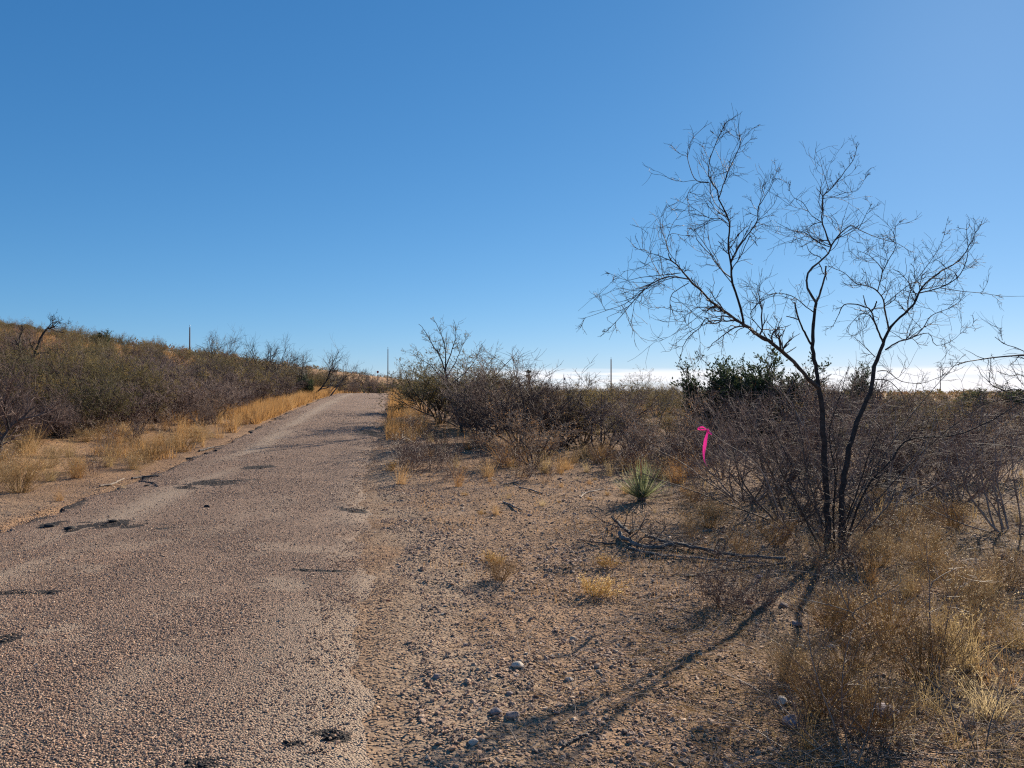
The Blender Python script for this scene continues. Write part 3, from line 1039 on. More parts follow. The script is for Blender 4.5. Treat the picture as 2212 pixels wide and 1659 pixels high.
for i in range(3):
    t_, f_ = juniper(380 + i)
    JUN.append((t_.mesh('juniper_trunk', [M['bark']]), f_.mesh('juniper_foliage', [M['juniper']], False)))
t_, f_ = juniper(390, 1.7, 1.6, 30, 15000, .075, .95)
ROUND = (t_.mesh('round_juniper_trunk', [M['bark']]), f_.mesh('round_juniper_foliage', [M['juniper']], False))
TREE = []
for i in range(4):
    t_, c_, Ps = small_tree(400 + i)
    TREE.append((t_.mesh('small_tree_trunk', [M['bark']]), c_.mesh('small_tree_crown', [M['twig_dark']])))


def mesh_h(me):
    z = np.empty(len(me.vertices) * 3)
    me.vertices.foreach_get('co', z)
    return z[2::3].max()


def fit_height(mes, px, top_py, Y_):
    p_ = at(px, top_py, Y_)
    return (p_[2] - gz(p_[0], Y_)) / max(mesh_h(m_) for m_ in mes)


def two_part(name, pair, names, x, y, rz, sc, label, cat, group=None, tilt=(0, 0)):
    e = link(name, None, (x, y, gz(x, y)), rz, sc, None, label, cat, group, tilt=tilt)
    for nm, me in zip(names, pair):
        link(nm, me, parent=e)
    return e


def shrub(kind, i, x, y, rz, sc, label, group=None, parts=True, name=None, cat='shrub'):
    if kind == 'small':
        return link('twiggy_weed', SMALL[i % 4], (x, y, gz(x, y)), rz, sc, None, label, 'dry weed', group)
    proto = {'bare': BARE, 'leafy': LEAFY, 'brown': BROWN, 'open': OPEN}[kind]
    name = name or {'bare': 'bare_shrub', 'leafy': 'leafy_shrub', 'brown': 'dry_shrub', 'open': 'thorny_shrub', 'small': 'twiggy_weed'}[kind]
    return two_part(name, proto[i % len(proto)], ('stems', 'twigs', 'leaves'), x, y, rz, sc, label, cat, group)


# ------------------------------------------------------------------ the large bare mesquite on the right
def c4(x, y):
    return 1253.5 + x * .43333, 221.2 + y * .43333


TD = 7.65
tb = on_ground(1796, 1196)
TD = tb[1]


def limb(pts, dy0, dy1, K=22, conv=c4):
    out = []
    n = len(pts)
    for k_, p in enumerate(pts):
        px, py = conv(*p)
        f = k_ / (n - 1)
        out.append(at(px, py, TD + dy0 + (dy1 - dy0) * f))
    return polyline(out, K)


LIMBS = [  # part name, traced points, depth at start and end (m), radius at start and end, twig growth
    ('trunk', [(1236, 2260), (1232, 2050), (1222, 1850), (1212, 1650), (1198, 1500), (1188, 1420)], 0, 0, .040, .029, 0),
    ('trunk', [(1303, 2262), (1300, 2080), (1310, 1900), (1335, 1760), (1385, 1585), (1420, 1500), (1450, 1420), (1465, 1340), (1482, 1270), (1510, 1205)], .05, .3, .040, .024, 0),
    ('limb', [(1190, 1425), (1150, 1390), (1080, 1312), (990, 1232), (900, 1162), (820, 1112), (760, 1072), (700, 1030), (650, 990), (590, 932), (540, 880), (500, 822), (455, 790)], 0, -.9, .027, .007, 1),
    ('limb', [(1188, 1425), (1180, 1350), (1162, 1250), (1160, 1150), (1165, 1080), (1176, 1000)], 0, .15, .026, .019, 0),
    ('limb', [(1176, 1000), (1130, 922), (1132, 860), (1170, 812), (1222, 770), (1250, 722), (1222, 650), (1205, 590), (1210, 520), (1207, 470), (1242, 440), (1290, 382), (1322, 338), (1360, 290), (1380, 222)], .15, .8, .015, .003, 1),
    ('limb', [(1176, 1000), (1205, 920), (1220, 860), (1225, 815)], .15, .1, .014, .010, 0),
    ('dead_stub', [(1150, 1205), (1100, 1112), (1072, 1012), (1068, 998)], .1, -.2, .013, .009, 0),
    ('dead_stub', [(1085, 1082), (1055, 1072), (1028, 1066)], -.1, -.2, .007, .005, 0),
    ('limb', [(815, 1110), (800, 1040), (780, 960), (757, 890), (750, 790), (735, 720), (742, 640), (745, 600), (715, 530), (690, 480), (675, 420), (640, 382), (650, 275), (690, 170), (730, 95), (765, 75)], -.45, -.9, .016, .0025, 1),
    ('limb', [(752, 790), (790, 722), (842, 650), (882, 590), (886, 530), (920, 470), (960, 400), (978, 340)], -.6, 0.0, .009, .002, 1),
    ('limb', [(690, 480), (735, 350), (770, 275), (796, 210), (790, 140), (785, 68)], -.7, -.3, .006, .002, 1),
    ('limb', [(640, 398), (575, 386), (540, 300), (535, 240), (560, 180), (614, 126)], -.8, -1.2, .005, .0018, .4),
    ('limb', [(640, 400), (585, 402), (545, 440), (535, 480), (570, 490)], -.8, -1.1, .004, .0015, .3),
    ('limb', [(545, 882), (440, 868), (350, 910), (270, 985), (200, 1070), (120, 1150)], -.75, -1.3, .008, .002, 1),
    ('limb', [(500, 850), (400, 862), (300, 872), (230, 885), (140, 850)], -.8, -.5, .005, .0015, .8),
    ('limb', [(350, 910), (230, 1000), (150, 1030), (20, 1075)], -.95, -1.5, .004, .0015, .6),
    ('limb', [(455, 790), (380, 760), (310, 740), (288, 700)], -.9, -1.0, .005, .0015, .9),
    ('limb', [(480, 800), (430, 720), (450, 655), (520, 665), (600, 665)], -.9, -.4, .004, .0015, .9),
    ('limb', [(820, 1112), (770, 1124), (720, 1155), (690, 1180), (658, 1202)], -.45, -.7, .009, .0035, .2),
    ('limb', [(760, 1072), (705, 1065), (700, 1092), (660, 1102), (625, 1078), (600, 1120), (540, 1170), (512, 1220), (500, 1272)], -.5, -1.2, .008, .0025, .6),
    ('limb', [(690, 1022), (630, 1020), (562, 1030), (540, 1085), (545, 1140)], -.6, -1.1, .005, .0018, .7),
    ('limb', [(540, 900), (455, 960), (450, 1040), (440, 1110)], -.75, -1.2, .005, .0015, .8),
    ('limb', [(940, 1192), (900, 1130), (850, 1062), (880, 1010), (940, 972), (1000, 965), (1060, 985)], -.3, -.9, .006, .002, .9),
    ('limb', [(1162, 1045), (1112, 1008), (1060, 968), (985, 950), (910, 975), (860, 1030)], .1, -.4, .006, .002, .8),
    ('limb', [(755, 900), (700, 830), (650, 750), (600, 680), (560, 620)], -.55, -1.0, .006, .002, .9),
    ('limb', [(745, 610), (700, 580), (640, 575), (570, 530), (490, 490)], -.7, -1.0, .004, .0015, .7),
    ('limb', [(1250, 722), (1190, 700), (1120, 650), (1060, 640), (980, 600)], .3, -.2, .006, .0018, 1),
    ('limb', [(1207, 600), (1150, 560), (1110, 500), (1060, 470), (1030, 400)], .4, .1, .005, .0016, 1),
    ('limb', [(1250, 715), (1300, 650), (1352, 612), (1385, 632), (1422, 562), (1450, 508)], .35, .9, .009, .002, .6),
    ('limb', [(1385, 632), (1450, 662), (1530, 690), (1580, 702), (1640, 740)], .6, 1.1, .005, .002, .8),
    ('limb', [(1210, 480), (1265, 470), (1320, 450), (1380, 440), (1425, 370)], .5, .9, .004, .0015, .7),
    ('limb', [(1240, 440), (1215, 360), (1195, 290)], .55, .4, .004, .0015, .8),
    ('limb', [(1510, 1205), (1512, 1185), (1542, 1130), (1582, 1080), (1632, 1040), (1672, 990), (1692, 940), (1732, 890), (1802, 840), (1872, 800), (1925, 742), (1950, 690), (2000, 600)], .3, .7, .019, .0025, 1),
    ('limb', [(1510, 1200), (1480, 1130), (1450, 1040), (1410, 1016), (1322, 1005), (1290, 1052), (1262, 1110)], .3, -.3, .013, .003, .5),
    ('dead_stub', [(1450, 1045), (1470, 1015), (1476, 992)], .15, .05, .009, .007, 0),
    ('dead_stub', [(1428, 1022), (1418, 990), (1410, 962)], .1, .0, .006, .004, 0),
    ('limb', [(1538, 1132), (1520, 1040), (1510, 982), (1480, 940), (1432, 914), (1372, 900), (1320, 852), (1250, 822)], .32, -.5, .011, .0025, 1),
    ('limb', [(1482, 942), (1505, 850), (1490, 812), (1440, 762), (1390, 740)], .15, -.3, .007, .002, 1),
    ('limb', [(1505, 850), (1540, 780), (1575, 712), (1562, 640), (1600, 590)], .1, .3, .006, .002, 1),
    ('limb', [(1522, 1232), (1580, 1195), (1660, 1170), (1712, 1120), (1752, 1062), (1850, 1020), (1930, 960)], .35, 1.1, .010, .002, .9),
    ('limb', [(1690, 950), (1790, 925), (1882, 870), (1922, 800), (1932, 735), (1925, 620)], .5, .2, .008, .002, 1),
    ('limb', [(1660, 1170), (1740, 1150), (1770, 1210), (1850, 1190), (1920, 1130), (1965, 1110)], .6, 1.2, .005, .0015, .6),
    ('limb', [(1632, 1040), (1640, 960), (1680, 880), (1740, 800), (1800, 700), (1830, 590)], .4, -.2, .006, .0015, 1),
    ('limb', [(1790, 925), (1900, 942), (2000, 950), (2100, 965), (2212, 966)], .4, .9, .005, .002, .35),
    ('limb', [(1482, 1340), (1530, 1340), (1600, 1390), (1700, 1400), (1790, 1370), (1900, 1325)], .3, .9, .006, .002, .6),
    ('limb', [(1470, 1380), (1540, 1390), (1600, 1450), (1640, 1530)], .3, -.2, .006, .002, .6),
    ('limb', [(1470, 1270), (1400, 1200), (1350, 1160)], .2, -.3, .005, .002, .6),
]
# side stems rising from the same root
LIMBS += [
    ('stem', [(1318, 2265), (1360, 2080), (1440, 1900), (1545, 1790), (1640, 1680), (1880, 1655), (2060, 1580), (2220, 1475)], .05, .6, .016, .005, .5),
    ('stem', [(1215, 2262), (1130, 2090), (1060, 1960), (1000, 1840), (960, 1700), (900, 1600)], -.05, -.6, .014, .004, .6),
    ('stem', [(1310, 2262), (1320, 2100), (1380, 1950), (1440, 1750), (1500, 1640)], .0, -.4, .013, .004, .6),
    ('stem', [(1265, 2262), (1260, 2050), (1270, 1850), (1240, 1650), (1290, 1480), (1330, 1340)], .1, .4, .012, .003, .6),
    ('stem', [(1330, 2262), (1420, 2140), (1540, 2000), (1600, 1850), (1700, 1720)], .1, .8, .012, .004, .6),
    ('stem', [(1240, 2262), (1190, 2050), (1130, 1850), (1100, 1650), (1060, 1500)], .0, .5, .011, .003, .6),
]
for k_ in range(7):   # thin suckers round the foot
    ph_, sp_r = -1.1 + k_ * .36, .55 + .35 * ((k_ * 7) % 5) / 5
    x0, y0 = 1268 + 30 * math.sin(k_ * 2.1), 2262
    hgt_ = 480 + 170 * ((k_ * 3) % 4)
    LIMBS.append(('stem', [(x0, y0), (x0 + ph_ * hgt_ * .25, y0 - hgt_ * .35), (x0 + ph_ * hgt_ * .55 + 20, y0 - hgt_ * .7), (x0 + ph_ * hgt_ * .95, y0 - hgt_)], .05 * math.sin(k_), .7 * math.sin(k_ * 1.7), .008, .0025, .55))
tree_root = link('mesquite_tree', None, tb, label='tall leafless dark mesquite tree with forked trunks spreading against the sky', cat='tree')
rg = np.random.default_rng(12)
T0 = np.array(tb)
twigs = Geo()
allP2 = []
for (nm, pts, d0, d1, r0, r1, tw) in LIMBS:
    K = 26 if len(pts) > 6 else 16
    P = limb(pts, d0, d1, K)
    if nm in ('trunk', 'stem'):
        base = P[0].copy()
        P[0, 2] -= .05
    wob_ = rg.normal(0, 1, P.shape) * r0 * .18
    wob_[0] = wob_[-1] = 0
    P = P + wob_
    R = np.linspace(r0, r1, K) * (.80 if r0 > .01 else .9) * (1 + rg.normal(0, .06, K))
    if nm == 'trunk':
        R[:4] *= np.array([1.25, 1.12, 1.05, 1.02])
    g = Geo().tubes((P - T0)[None], R[None], 8 if r0 > .01 else 5)
    if nm == 'dead_stub' or (nm == 'limb' and r1 > .009):
        c = len(g.v[0]) // K
        g.raw(np.vstack([g.v[0][-c:], (P[-1] - T0)[None]]), t=[(a, (a + 1) % c, c) for a in range(c)])
    link(nm, g.mesh('mesquite_' + nm, [M['bark']]), parent=tree_root)
    if tw > 0:
        Ln = np.linalg.norm(np.diff(P, axis=0), axis=1).sum()
        n2 = max(3, int(Ln * 12.5 * tw))
        lo = .12 if Ln < .8 else .16
        P2, R2 = grow(rg, (P - T0)[None], R[None], n2, .22 if Ln > 1.2 else .08, 1.0, lo, .72, (.4, 1.15), 8, .03, .20, .55, .0024, True, .55, 0.0, .82)
        Pe, Re = shoots(rg, np.repeat((P[-1] - T0)[None], 2, 0), np.repeat((P[-1] - P[-2])[None], 2, 0) + rg.normal(0, .01, (2, 3)), rg.uniform(.04, .10, 2), max(r1, .002), 6, .03, .2, .6)
        twigs.tubes(P2, R2, 4).tubes(Pe, Re, 3)
        P3, R3 = grow(rg, P2, R2, 5, .12, 1, .25, .75, (.35, 1.0), 6, .05, .22, .65, .0018, False, .65)
        P4, R4 = grow(rg, P3, R3, 1, .15, .8, .3, .7, (.4, 1.0), 4, .02, .2, .75, .0015, False, .7)
        twigs.tubes(P3, R3, 3).tubes(P4, R4, 3)
link('crown', twigs.mesh('mesquite_crown', [M['twig_dark']]), parent=tree_root)

# ------------------------------------------------------------------ thicket of shrubs round the mesquite
rg = np.random.default_rng(21)
THICKET = [  # px, base py, kind, scale, label
    (1700, 1128, 'open', 1.02, 'grey bare thorny shrub pressed against the left side of the big mesquite trunk'),
    (1610, 1085, 'open', 1.0, 'wide bare shrub holding the pink ribbon, left of the mesquite'),
    (1560, 1030, 'open', .85, 'bare tangled shrub just behind the green yucca and the ribbon'),
    (1900, 1110, 'open', 1.0, 'bare tangled shrub close behind the right trunk of the mesquite'),
    (1790, 1080, 'open', 1.1, 'tall whippy bare shrub directly behind the mesquite trunks'),
    (1680, 1050, 'bare', 1.0, 'dense purplish shrub behind the thorny shrubs left of the mesquite'),
    (1980, 1060, 'bare', .8, 'purplish bare shrub in the gap right of the mesquite trunks'),
    (2075, 1085, 'open', .85, 'low bare shrub among straw tufts towards the right edge'),
    (2185, 1150, 'open', 1.0, 'bare shrub with slanting dark stems at the right edge'),
    (2130, 1030, 'bare', .78, 'dense purplish shrub behind the slanting stems at the right edge'),
    (1850, 1010, 'bare', 1.1, 'tall purplish shrub deep in the thicket behind the mesquite'),
    (1950, 990, 'leafy', .8, 'yellowish leafy shrub showing through bare twigs right of the mesquite'),
    (1760, 985, 'brown', 1.1, 'dry brown shrub deep in the thicket behind the mesquite'),
    (2090, 975, 'leafy', .75, 'yellowish leafy shrub below the dark evergreens at the right edge'),
    (2210, 985, 'brown', .8, 'dry brown shrub cut by the right edge of the view'),
]
for i, (px, py, kd, sc, lb) in enumerate(THICKET):
    p = on_ground(px, py)
    shrub(kd, i, p[0], p[1], rg.uniform(0, 6.28), (sc, sc, sc * rg.uniform(.72, .86)), lb, 'shrubs crowded round the big mesquite')

# ------------------------------------------------------------------ pink ribbon and the twig it is tied to
def ribbon_px(x, y):
    return 1474.7 + x * .0711, 903.2 + y * .0711


RD = 7.0
hold = [at(*ribbon_px(a, b), RD + e) for a, b, e in ((-200, -260, .1), (300, 10, .05), (520, 170, .02), (760, 345, 0), (960, 500, .0), (1200, 700, .02))]
hold += [at(1640, 1010, RD + .08), at(1690, 1120, RD + .15)]
endp = on_ground(1720, 1165)
hold.append(endp - UP * .04)
P = polyline(hold, 40)
Rr = np.linspace(.0028, .008, 40)
g = Geo().tubes((P - endp)[None], Rr[None], 5)
P2, R2 = grow(rg, (P - endp)[None], Rr[None], 22, .02, .8, .08, .4, (.4, 1.1), 6, .05, .2, .7, .0022, True)
P3, R3 = grow(rg, P2, R2, 4, .2, 1, .3, .7, (.4, 1.1), 4, .03, .2, .8, .0018)
hb = link('thorny_shrub', None, endp, label='thin bare bush whose long arching twig carries the pink ribbon', cat='shrub')
link('stems', g.mesh('ribbon_twig_stem', [M['twig_grey']]), parent=hb)
link('twigs', Geo().tubes(P2, R2, 3).tubes(P3, R3, 3).mesh('ribbon_twig_twigs', [M['twig_purple']]), parent=hb)

rm, t = new_mat('pink_flagging_tape')
b = mk(t, 'ShaderNodeBsdfPrincipled')
b.inputs['Base Color'].default_value = (.92, .16, .52, 1)
b.inputs['Roughness'].default_value = .6
b.inputs['Specular IOR Level'].default_value = .15
tr = mk(t, 'ShaderNodeBsdfTranslucent')
tr.inputs[0].default_value = (1.0, .20, .60, 1)
mx = mk(t, 'ShaderNodeMixShader')
mx.inputs[0].default_value = .58
cn = mk(t, 'ShaderNodeTexNoise')
cn.inputs['Scale'].default_value = 55
cn.inputs['Detail'].default_value = 3
bm_ = mk(t, 'ShaderNodeBump')
bm_.inputs['Strength'].default_value = .4
bm_.inputs['Distance'].default_value = .01
t.links.new(cn.outputs[0], bm_.inputs['Height'])
t.links.new(bm_.outputs[0], b.inputs['Normal'])
t.links.new(bm_.outputs[0], tr.inputs['Normal'])
t.links.new(b.outputs[0], mx.inputs[1])
t.links.new(tr.outputs[0], mx.inputs[2])
finish(t, mx.outputs[0])


def strip(center, half, K=28, fold=.0):
    """ribbon strip: centre line and half-width vectors"""
    ctr = polyline(center, K)
    hv = np.stack([np.interp(np.linspace(0, 1, K), np.linspace(0, 1, len(half)), np.array(half)[:, k_]) for k_ in range(3)], 1)
    rows = []
    for s_, bend in ((-1, 0), (-.33, 1), (.33, 1), (1, 0)):
        rows.append(ctr + hv * s_ + np.array([0, -fold * bend, 0]))
    v = np.stack(rows, 1).reshape(-1, 3)
    i = np.arange(K - 1)[:, None] * 4 + np.arange(3)[None, :]
    q = np.stack([i, i + 1, i + 5, i + 4], -1).reshape(-1, 4)
    th = np.array([0, .0012, 0])
    n = len(v)
    v2 = np.vstack([v, v + th])
    q2 = np.vstack([q, q[:, ::-1] + n])
    e = np.arange(K - 1) * 4
    sides = [np.stack([e, e + 4, e + 4 + n, e + n], 1), np.stack([e + 3 + n, e + 7 + n, e + 7, e + 3], 1)]
    return Geo().raw(v2, q=np.vstack([q2] + sides))


knot = at(*ribbon_px(765, 375), RD - .012)
pr = link('pink_ribbon', None, knot, label='bright pink flagging ribbon tied in a loop to a bare twig', cat='ribbon')
W = 1 / FPX * RD * .0711
hx = np.array([1., .25, 0])


def rp(x, y, e):
    return at(*ribbon_px(x, y), RD + e) - knot


tail = strip([rp(765, 380, 0), rp(745, 480, -.015), rp(700, 640, -.02), rp(675, 800, -.012), rp(650, 970, -.005), rp(640, 1150, -.01), rp(675, 1330, -.005), rp(745, 1470, .0)],
             [hx * W * 22, hx * W * 42, hx * W * 55, hx * W * 56, np.array([.9, .4, 0]) * W * 52, np.array([.7, .6, 0]) * W * 46, np.array([.55, .5, -.25]) * W * 36, np.array([.5, .3, -.35]) * W * 26], 34, .006)
link('tail', tail.mesh('ribbon_tail', [rm]), parent=pr)
dn = np.array([0, .5, -.9])
loop = strip([rp(765, 370, 0), rp(690, 350, -.03), rp(580, 350, -.045), rp(470, 335, -.03), rp(455, 310, .0), rp(520, 280, .03), rp(620, 272, .035), rp(700, 315, .02), rp(760, 360, .0)],
             [dn * W * 12, dn * W * 26, dn * W * 30, dn * W * 26, dn * W * 22, dn * W * 24, dn * W * 26, dn * W * 20, dn * W * 12], 34, .003)
link('loop', loop.mesh('ribbon_loop', [rm]), parent=pr)
short = strip([rp(775, 380, -.004), rp(820, 440, -.012), rp(885, 485, -.01)], [np.array([.6, .2, .5]) * W * 24, np.array([.6, .2, .6]) * W * 40, np.array([.3, .2, .8]) * W * 34], 12, .004)
link('short_end', short.mesh('ribbon_end', [rm]), parent=pr)
kn = Geo()
u = np.linspace(0, 2 * PI, 11)[:-1]
vv = np.linspace(0, PI, 7)
sp = np.array([[math.sin(b_) * math.cos(a_), math.sin(b_) * math.sin(a_), math.cos(b_)] for b_ in vv for a_ in u]) * np.array([.014, .011, .016])
sp *= (1 + .18 * np.sin(sp[:, :1] * 600 + sp[:, 2:] * 400))
kn.raw(sp, q=[(r_ * 10 + c_, r_ * 10 + (c_ + 1) % 10, (r_ + 1) * 10 + (c_ + 1) % 10, (r_ + 1) * 10 + c_) for r_ in range(6) for c_ in range(10)])
link('knot', kn.mesh('ribbon_knot', [rm]), parent=pr)

# ------------------------------------------------------------------ yucca, every blade a part
yp = on_ground(1386, 1083)
yu = link('yucca', None, yp, label='spiky green yucca rosette on the bare dirt left of the mesquite', cat='yucca plant')
rg = np.random.default_rng(31)
Lb = []
for k_ in range(4):   # four blade shapes, all shared
    n = 7
    f = np.linspace(0, 1, n)
    bend = (.0, .04, .09, .14)[k_]
    ctr = np.stack([f, f * 0, bend * f * f - .02 * f], 1)
    wd = .0145 * np.array([1.0, .9, .8, .66, .48, .27, .02])
    rows = np.stack([ctr + np.stack([f * 0, -wd, wd * .35], 1), ctr + np.stack([f * 0, f * 0, -wd * .12], 1), ctr + np.stack([f * 0, wd, wd * .35], 1)], 1).reshape(-1, 3)
    i = np.arange(n - 1)[:, None] * 3 + np.arange(2)[None, :]
    q = np.stack([i, i + 1, i + 4, i + 3], -1).reshape(-1, 4)
    Lb.append(Geo().raw(rows, q=q).mesh('yucca_leaf', [M['yucca']]))
for k_ in range(210):
    ph = rg.uniform(0, 2 * PI)
    elv = math.radians(rg.uniform(24, 88)) if k_ > 34 else math.radians(rg.uniform(8, 40))
    ln = rg.uniform(.42, .60) * (1.0 if elv > .3 else .8)
    ln *= 1.0
    o = link('leaf', Lb[k_ % 4], (.03 * math.cos(ph), .03 * math.sin(ph), .02 + .05 * math.sin(elv)), 0, (ln, ln * 1.0, ln), yu)
    o.rotation_euler = (rg.normal(0, .3), -elv, ph)
cap = Geo()
a_ = np.arange(9) * 2 * PI / 9
cap.raw(np.vstack([np.stack([np.cos(a_) * r_, np.sin(a_) * r_, a_ * 0 + z_], 1) for r_, z_ in ((.07, -.04), (.06, .06), (.02, .13))]),
        q=[(r_ * 9 + c_, r_ * 9 + (c_ + 1) % 9, (r_ + 1) * 9 + (c_ + 1) % 9, (r_ + 1) * 9 + c_) for r_ in range(2) for c_ in range(9)])
link('crown', cap.mesh('yucca_heart', [M['dead_wood']]), parent=yu)

# ------------------------------------------------------------------ junipers and skyline trees
JTOP = {1166: 822, 1625: 795, 1552: 806, 1520: 795, 1585: 800, 1665: 778, 1720: 795, 1858: 806, 2105: 846, 2200: 836, 657: 806, 222: 709, 28: 696, 62: 699}
for (px, Y_, i, sc, lb) in ((1520, 20.5, 0, (1.25, 1.1, 1.0), 'leftmost of the dark junipers behind the pink ribbon'),
                           (1585, 21, 1, (1.35, 1.2, 1.02), 'low dark juniper second from the left behind the ribbon'),
                           (1665, 21.5, 2, (1.45, 1.25, 1.12), 'tallest dark juniper rising behind the leaning left limb of the mesquite'),
                           (1720, 22, 0, (1.75, 1.3, 1.08), 'dark juniper seen just left of the mesquite trunk fork'),
                           (1625, 22.5, 0, (1.2, 1.2, 1.0), 'dark juniper in the middle of the row behind the ribbon'),
                           (1552, 22.5, 2, (1.2, 1.2, 1.0), 'dark juniper filling the gap right of the leftmost one'),
                           (1858, 30, 1, (.95, .95, 1.05), 'dark juniper seen between the two mesquite trunks'),
                           (2105, 40, 2, (1.5, 1.5, 1.0), 'broad dark juniper on the orange slope near the right edge'),
                           (2200, 42, 0, (1.9, 1.6, .95), 'broad dark juniper cut by the right edge of the view')):
    a, _ = ray(px, 850)
    sz = 1.22 * fit_height(JUN[i], px, JTOP[px], Y_)
    two_part('juniper', JUN[i], ('trunk', 'foliage'), a * Y_, Y_, px * .7, (sc[0], sc[1], sz), lb, 'juniper')
for (px, Y_, i, sc, lb) in ((1166, 58, 0, (1.5, 1.3, 1), 'small dark evergreen right of the fan palm on the skyline'), (657, 48, 9, (.85, .85, .68), 'rounded dark green juniper bush beside the orange grass at the road'),
                           (222, 62, 2, (1.5, 1.5, 1.15), 'dark spiky juniper standing out on the left hill skyline'),
                           (28, 75, 0, (1.7, 1.5, .85), 'dark juniper at the top of the left hill by the picture edge'),
                           (62, 74, 1, (1.5, 1.3, .75), 'lower dark juniper on the hilltop next to the leaning dead tree')):
    a, _ = ray(px, 850)
    me2 = ROUND if i == 9 else JUN[i]
    sz = fit_height(me2, px, JTOP[px], Y_)
    two_part('juniper', me2, ('trunk', 'foliage'), a * Y_, Y_, px * .7, (sc[0], sc[1], sz), lb, 'juniper')

TTOP = {1236: 824, 1292: 820, 1331: 818, 1392: 822, 1448: 819, 1480: 826, 2100: 838, 1950: 842, 470: 712, 575: 735, 540: 755, 672: 738, 712: 768, 620: 760, 790: 795, 868: 790}
for (px, Y_, i, sc, lb) in ((470, 58, 0, 1.0, 'round-crowned bare tree on the left skyline right of the pole'),
                           (575, 52, 1, .95, 'bushy bare tree on the left skyline above the purple thicket'),
                           (540, 50, 3, .8, 'smaller bare tree beside the bushy one on the left skyline'),
                           (672, 48, 2, 1.05, 'thin bare tree above the dark juniper bush left of the road'),
                           (712, 56, 3, .95, 'spreading bare tree at the left end of the road crest'),
                           (620, 50, 0, .85, 'bare tree between the skyline trees left of the road'),
                           (790, 84, 1, .85, 'small bare tree on the skyline beyond the road crest'),
                           (868, 80, 2, .8, 'bare sapling right of the pole beyond the road crest'),
                           (1236, 75, 0, 1, 'low bare tree beside the thin antenna on the right skyline'), (1292, 62, 1, 1, 'low bare tree left of the pale pole on the right skyline'),
                           (1331, 66, 2, 1, 'low bare tree hiding the foot of the pale pole'), (1392, 70, 3, 1, 'low bare tree on the skyline right of the pale pole'),
                           (1448, 58, 0, 1, 'low bare tree on the skyline just left of the junipers'), (1480, 80, 1, 1, 'faint bare tree on the skyline touching the junipers'),
                           (2100, 75, 2, 1, 'low bare tree on the skyline near the right edge'), (1950, 85, 3, 1, 'low bare tree on the skyline right of the right mesquite trunk')):
    a, _ = ray(px, 850)
    sc = (1.18 if px < 900 else 1.0) * fit_height(TREE[i], px, TTOP[px], Y_)
    two_part('bare_tree', TREE[i], ('trunk', 'crown'), a * Y_, Y_, px * .31, sc, lb, 'tree')

# leaning dead tree on the far left and the tree cut by the left edge
def traced_tree(name, label, base, lines, Y_, mat='bark', tw=10, seed=5, sub=.5, crown='twig_dark', rmin=.004):
    rr_ = np.random.default_rng(seed)
    e = link(name, None, base, label=label, cat='tree')
    B = np.array(base)
    cg = Geo()
    for (nm, pts, r0, r1, dy) in lines:
        n = len(pts)
        P = polyline([at(px, py, Y_ + dy * k_ / (n - 1)) for k_, (px, py) in enumerate(pts)], 16) - B
        P += rr_.normal(0, r0 * .25, P.shape)
        R = np.linspace(r0, r1, 16)
        link(nm, Geo().tubes(P[None], R[None], 6).mesh(name + '_' + nm, [M[mat]]), parent=e)
        if tw:
            P2, R2 = grow(rr_, P[None], R[None], tw, .25, 1, sub * .4, sub, (.3, 1.0), 6, .05, .2, .6, rmin, True)
            P3, R3 = grow(rr_, P2, R2, 5, .15, 1, .3, .7, (.35, 1.1), 4, .05, .2, .7, rmin * .8)
            P4, R4 = grow(rr_, P3, R3, 2, .2, 1, .3, .7, (.35, 1.1), 3, .02, .2, .8, rmin * .7)
            cg.tubes(P2, R2, 3).tubes(P3, R3, 3).tubes(P4, R4, 3)
    if tw:
        link('crown', cg.mesh(name + '_crown', [M[crown]]), parent=e)
    return e


a, _ = ray(62, 850)
Yt = 30
traced_tree('dead_tree', 'dark dead tree leaning right with a bent bare top on the left hill', (a * Yt, Yt, gz(a * Yt, Yt)),
            [('trunk', [(58, 905), (60, 850), (64, 800), (78, 760), (88, 735), (100, 712), (118, 703)], .09, .03, .3),
             ('limb', [(64, 805), (48, 770), (42, 740), (50, 712)], .06, .02, -.4), ('limb', [(76, 765), (98, 762), (120, 768)], .04, .015, .3), ('limb', [(100, 712), (112, 698), (119, 696)], .025, .01, .2)], Yt, tw=9, sub=.55, rmin=.007)
p = on_ground(-8, 1012)
traced_tree('bare_tree', 'bare shrubby tree cut by the left edge with dark slanting trunk', p,
            [('trunk', [(-8, 1015), (2, 960), (18, 930), (45, 905), (75, 880)], .04, .012, .4), ('limb', [(2, 960), (-30, 900), (-50, 830)], .03, .01, .2),
             ('limb', [(20, 930), (10, 880), (25, 830)], .02, .008, -.3), ('limb', [(45, 905), (90, 895), (130, 870)], .014, .005, .5)], p[1], tw=16, seed=8, sub=.7, crown='twig_purple', rmin=.003)
p = on_ground(128, 925)
traced_tree('bare_tree', 'bare young tree with fine purple twigs on the orange soil at left', p,
            [('trunk', [(126, 925), (138, 895), (160, 865), (190, 840)], .035, .012, .3), ('limb', [(138, 895), (120, 860), (95, 835)], .02, .008, .2), ('limb', [(150, 880), (190, 880), (230, 865)], .018, .006, -.3)],
            p[1], tw=16, seed=9, sub=.8, crown='twig_purple', rmin=.004)

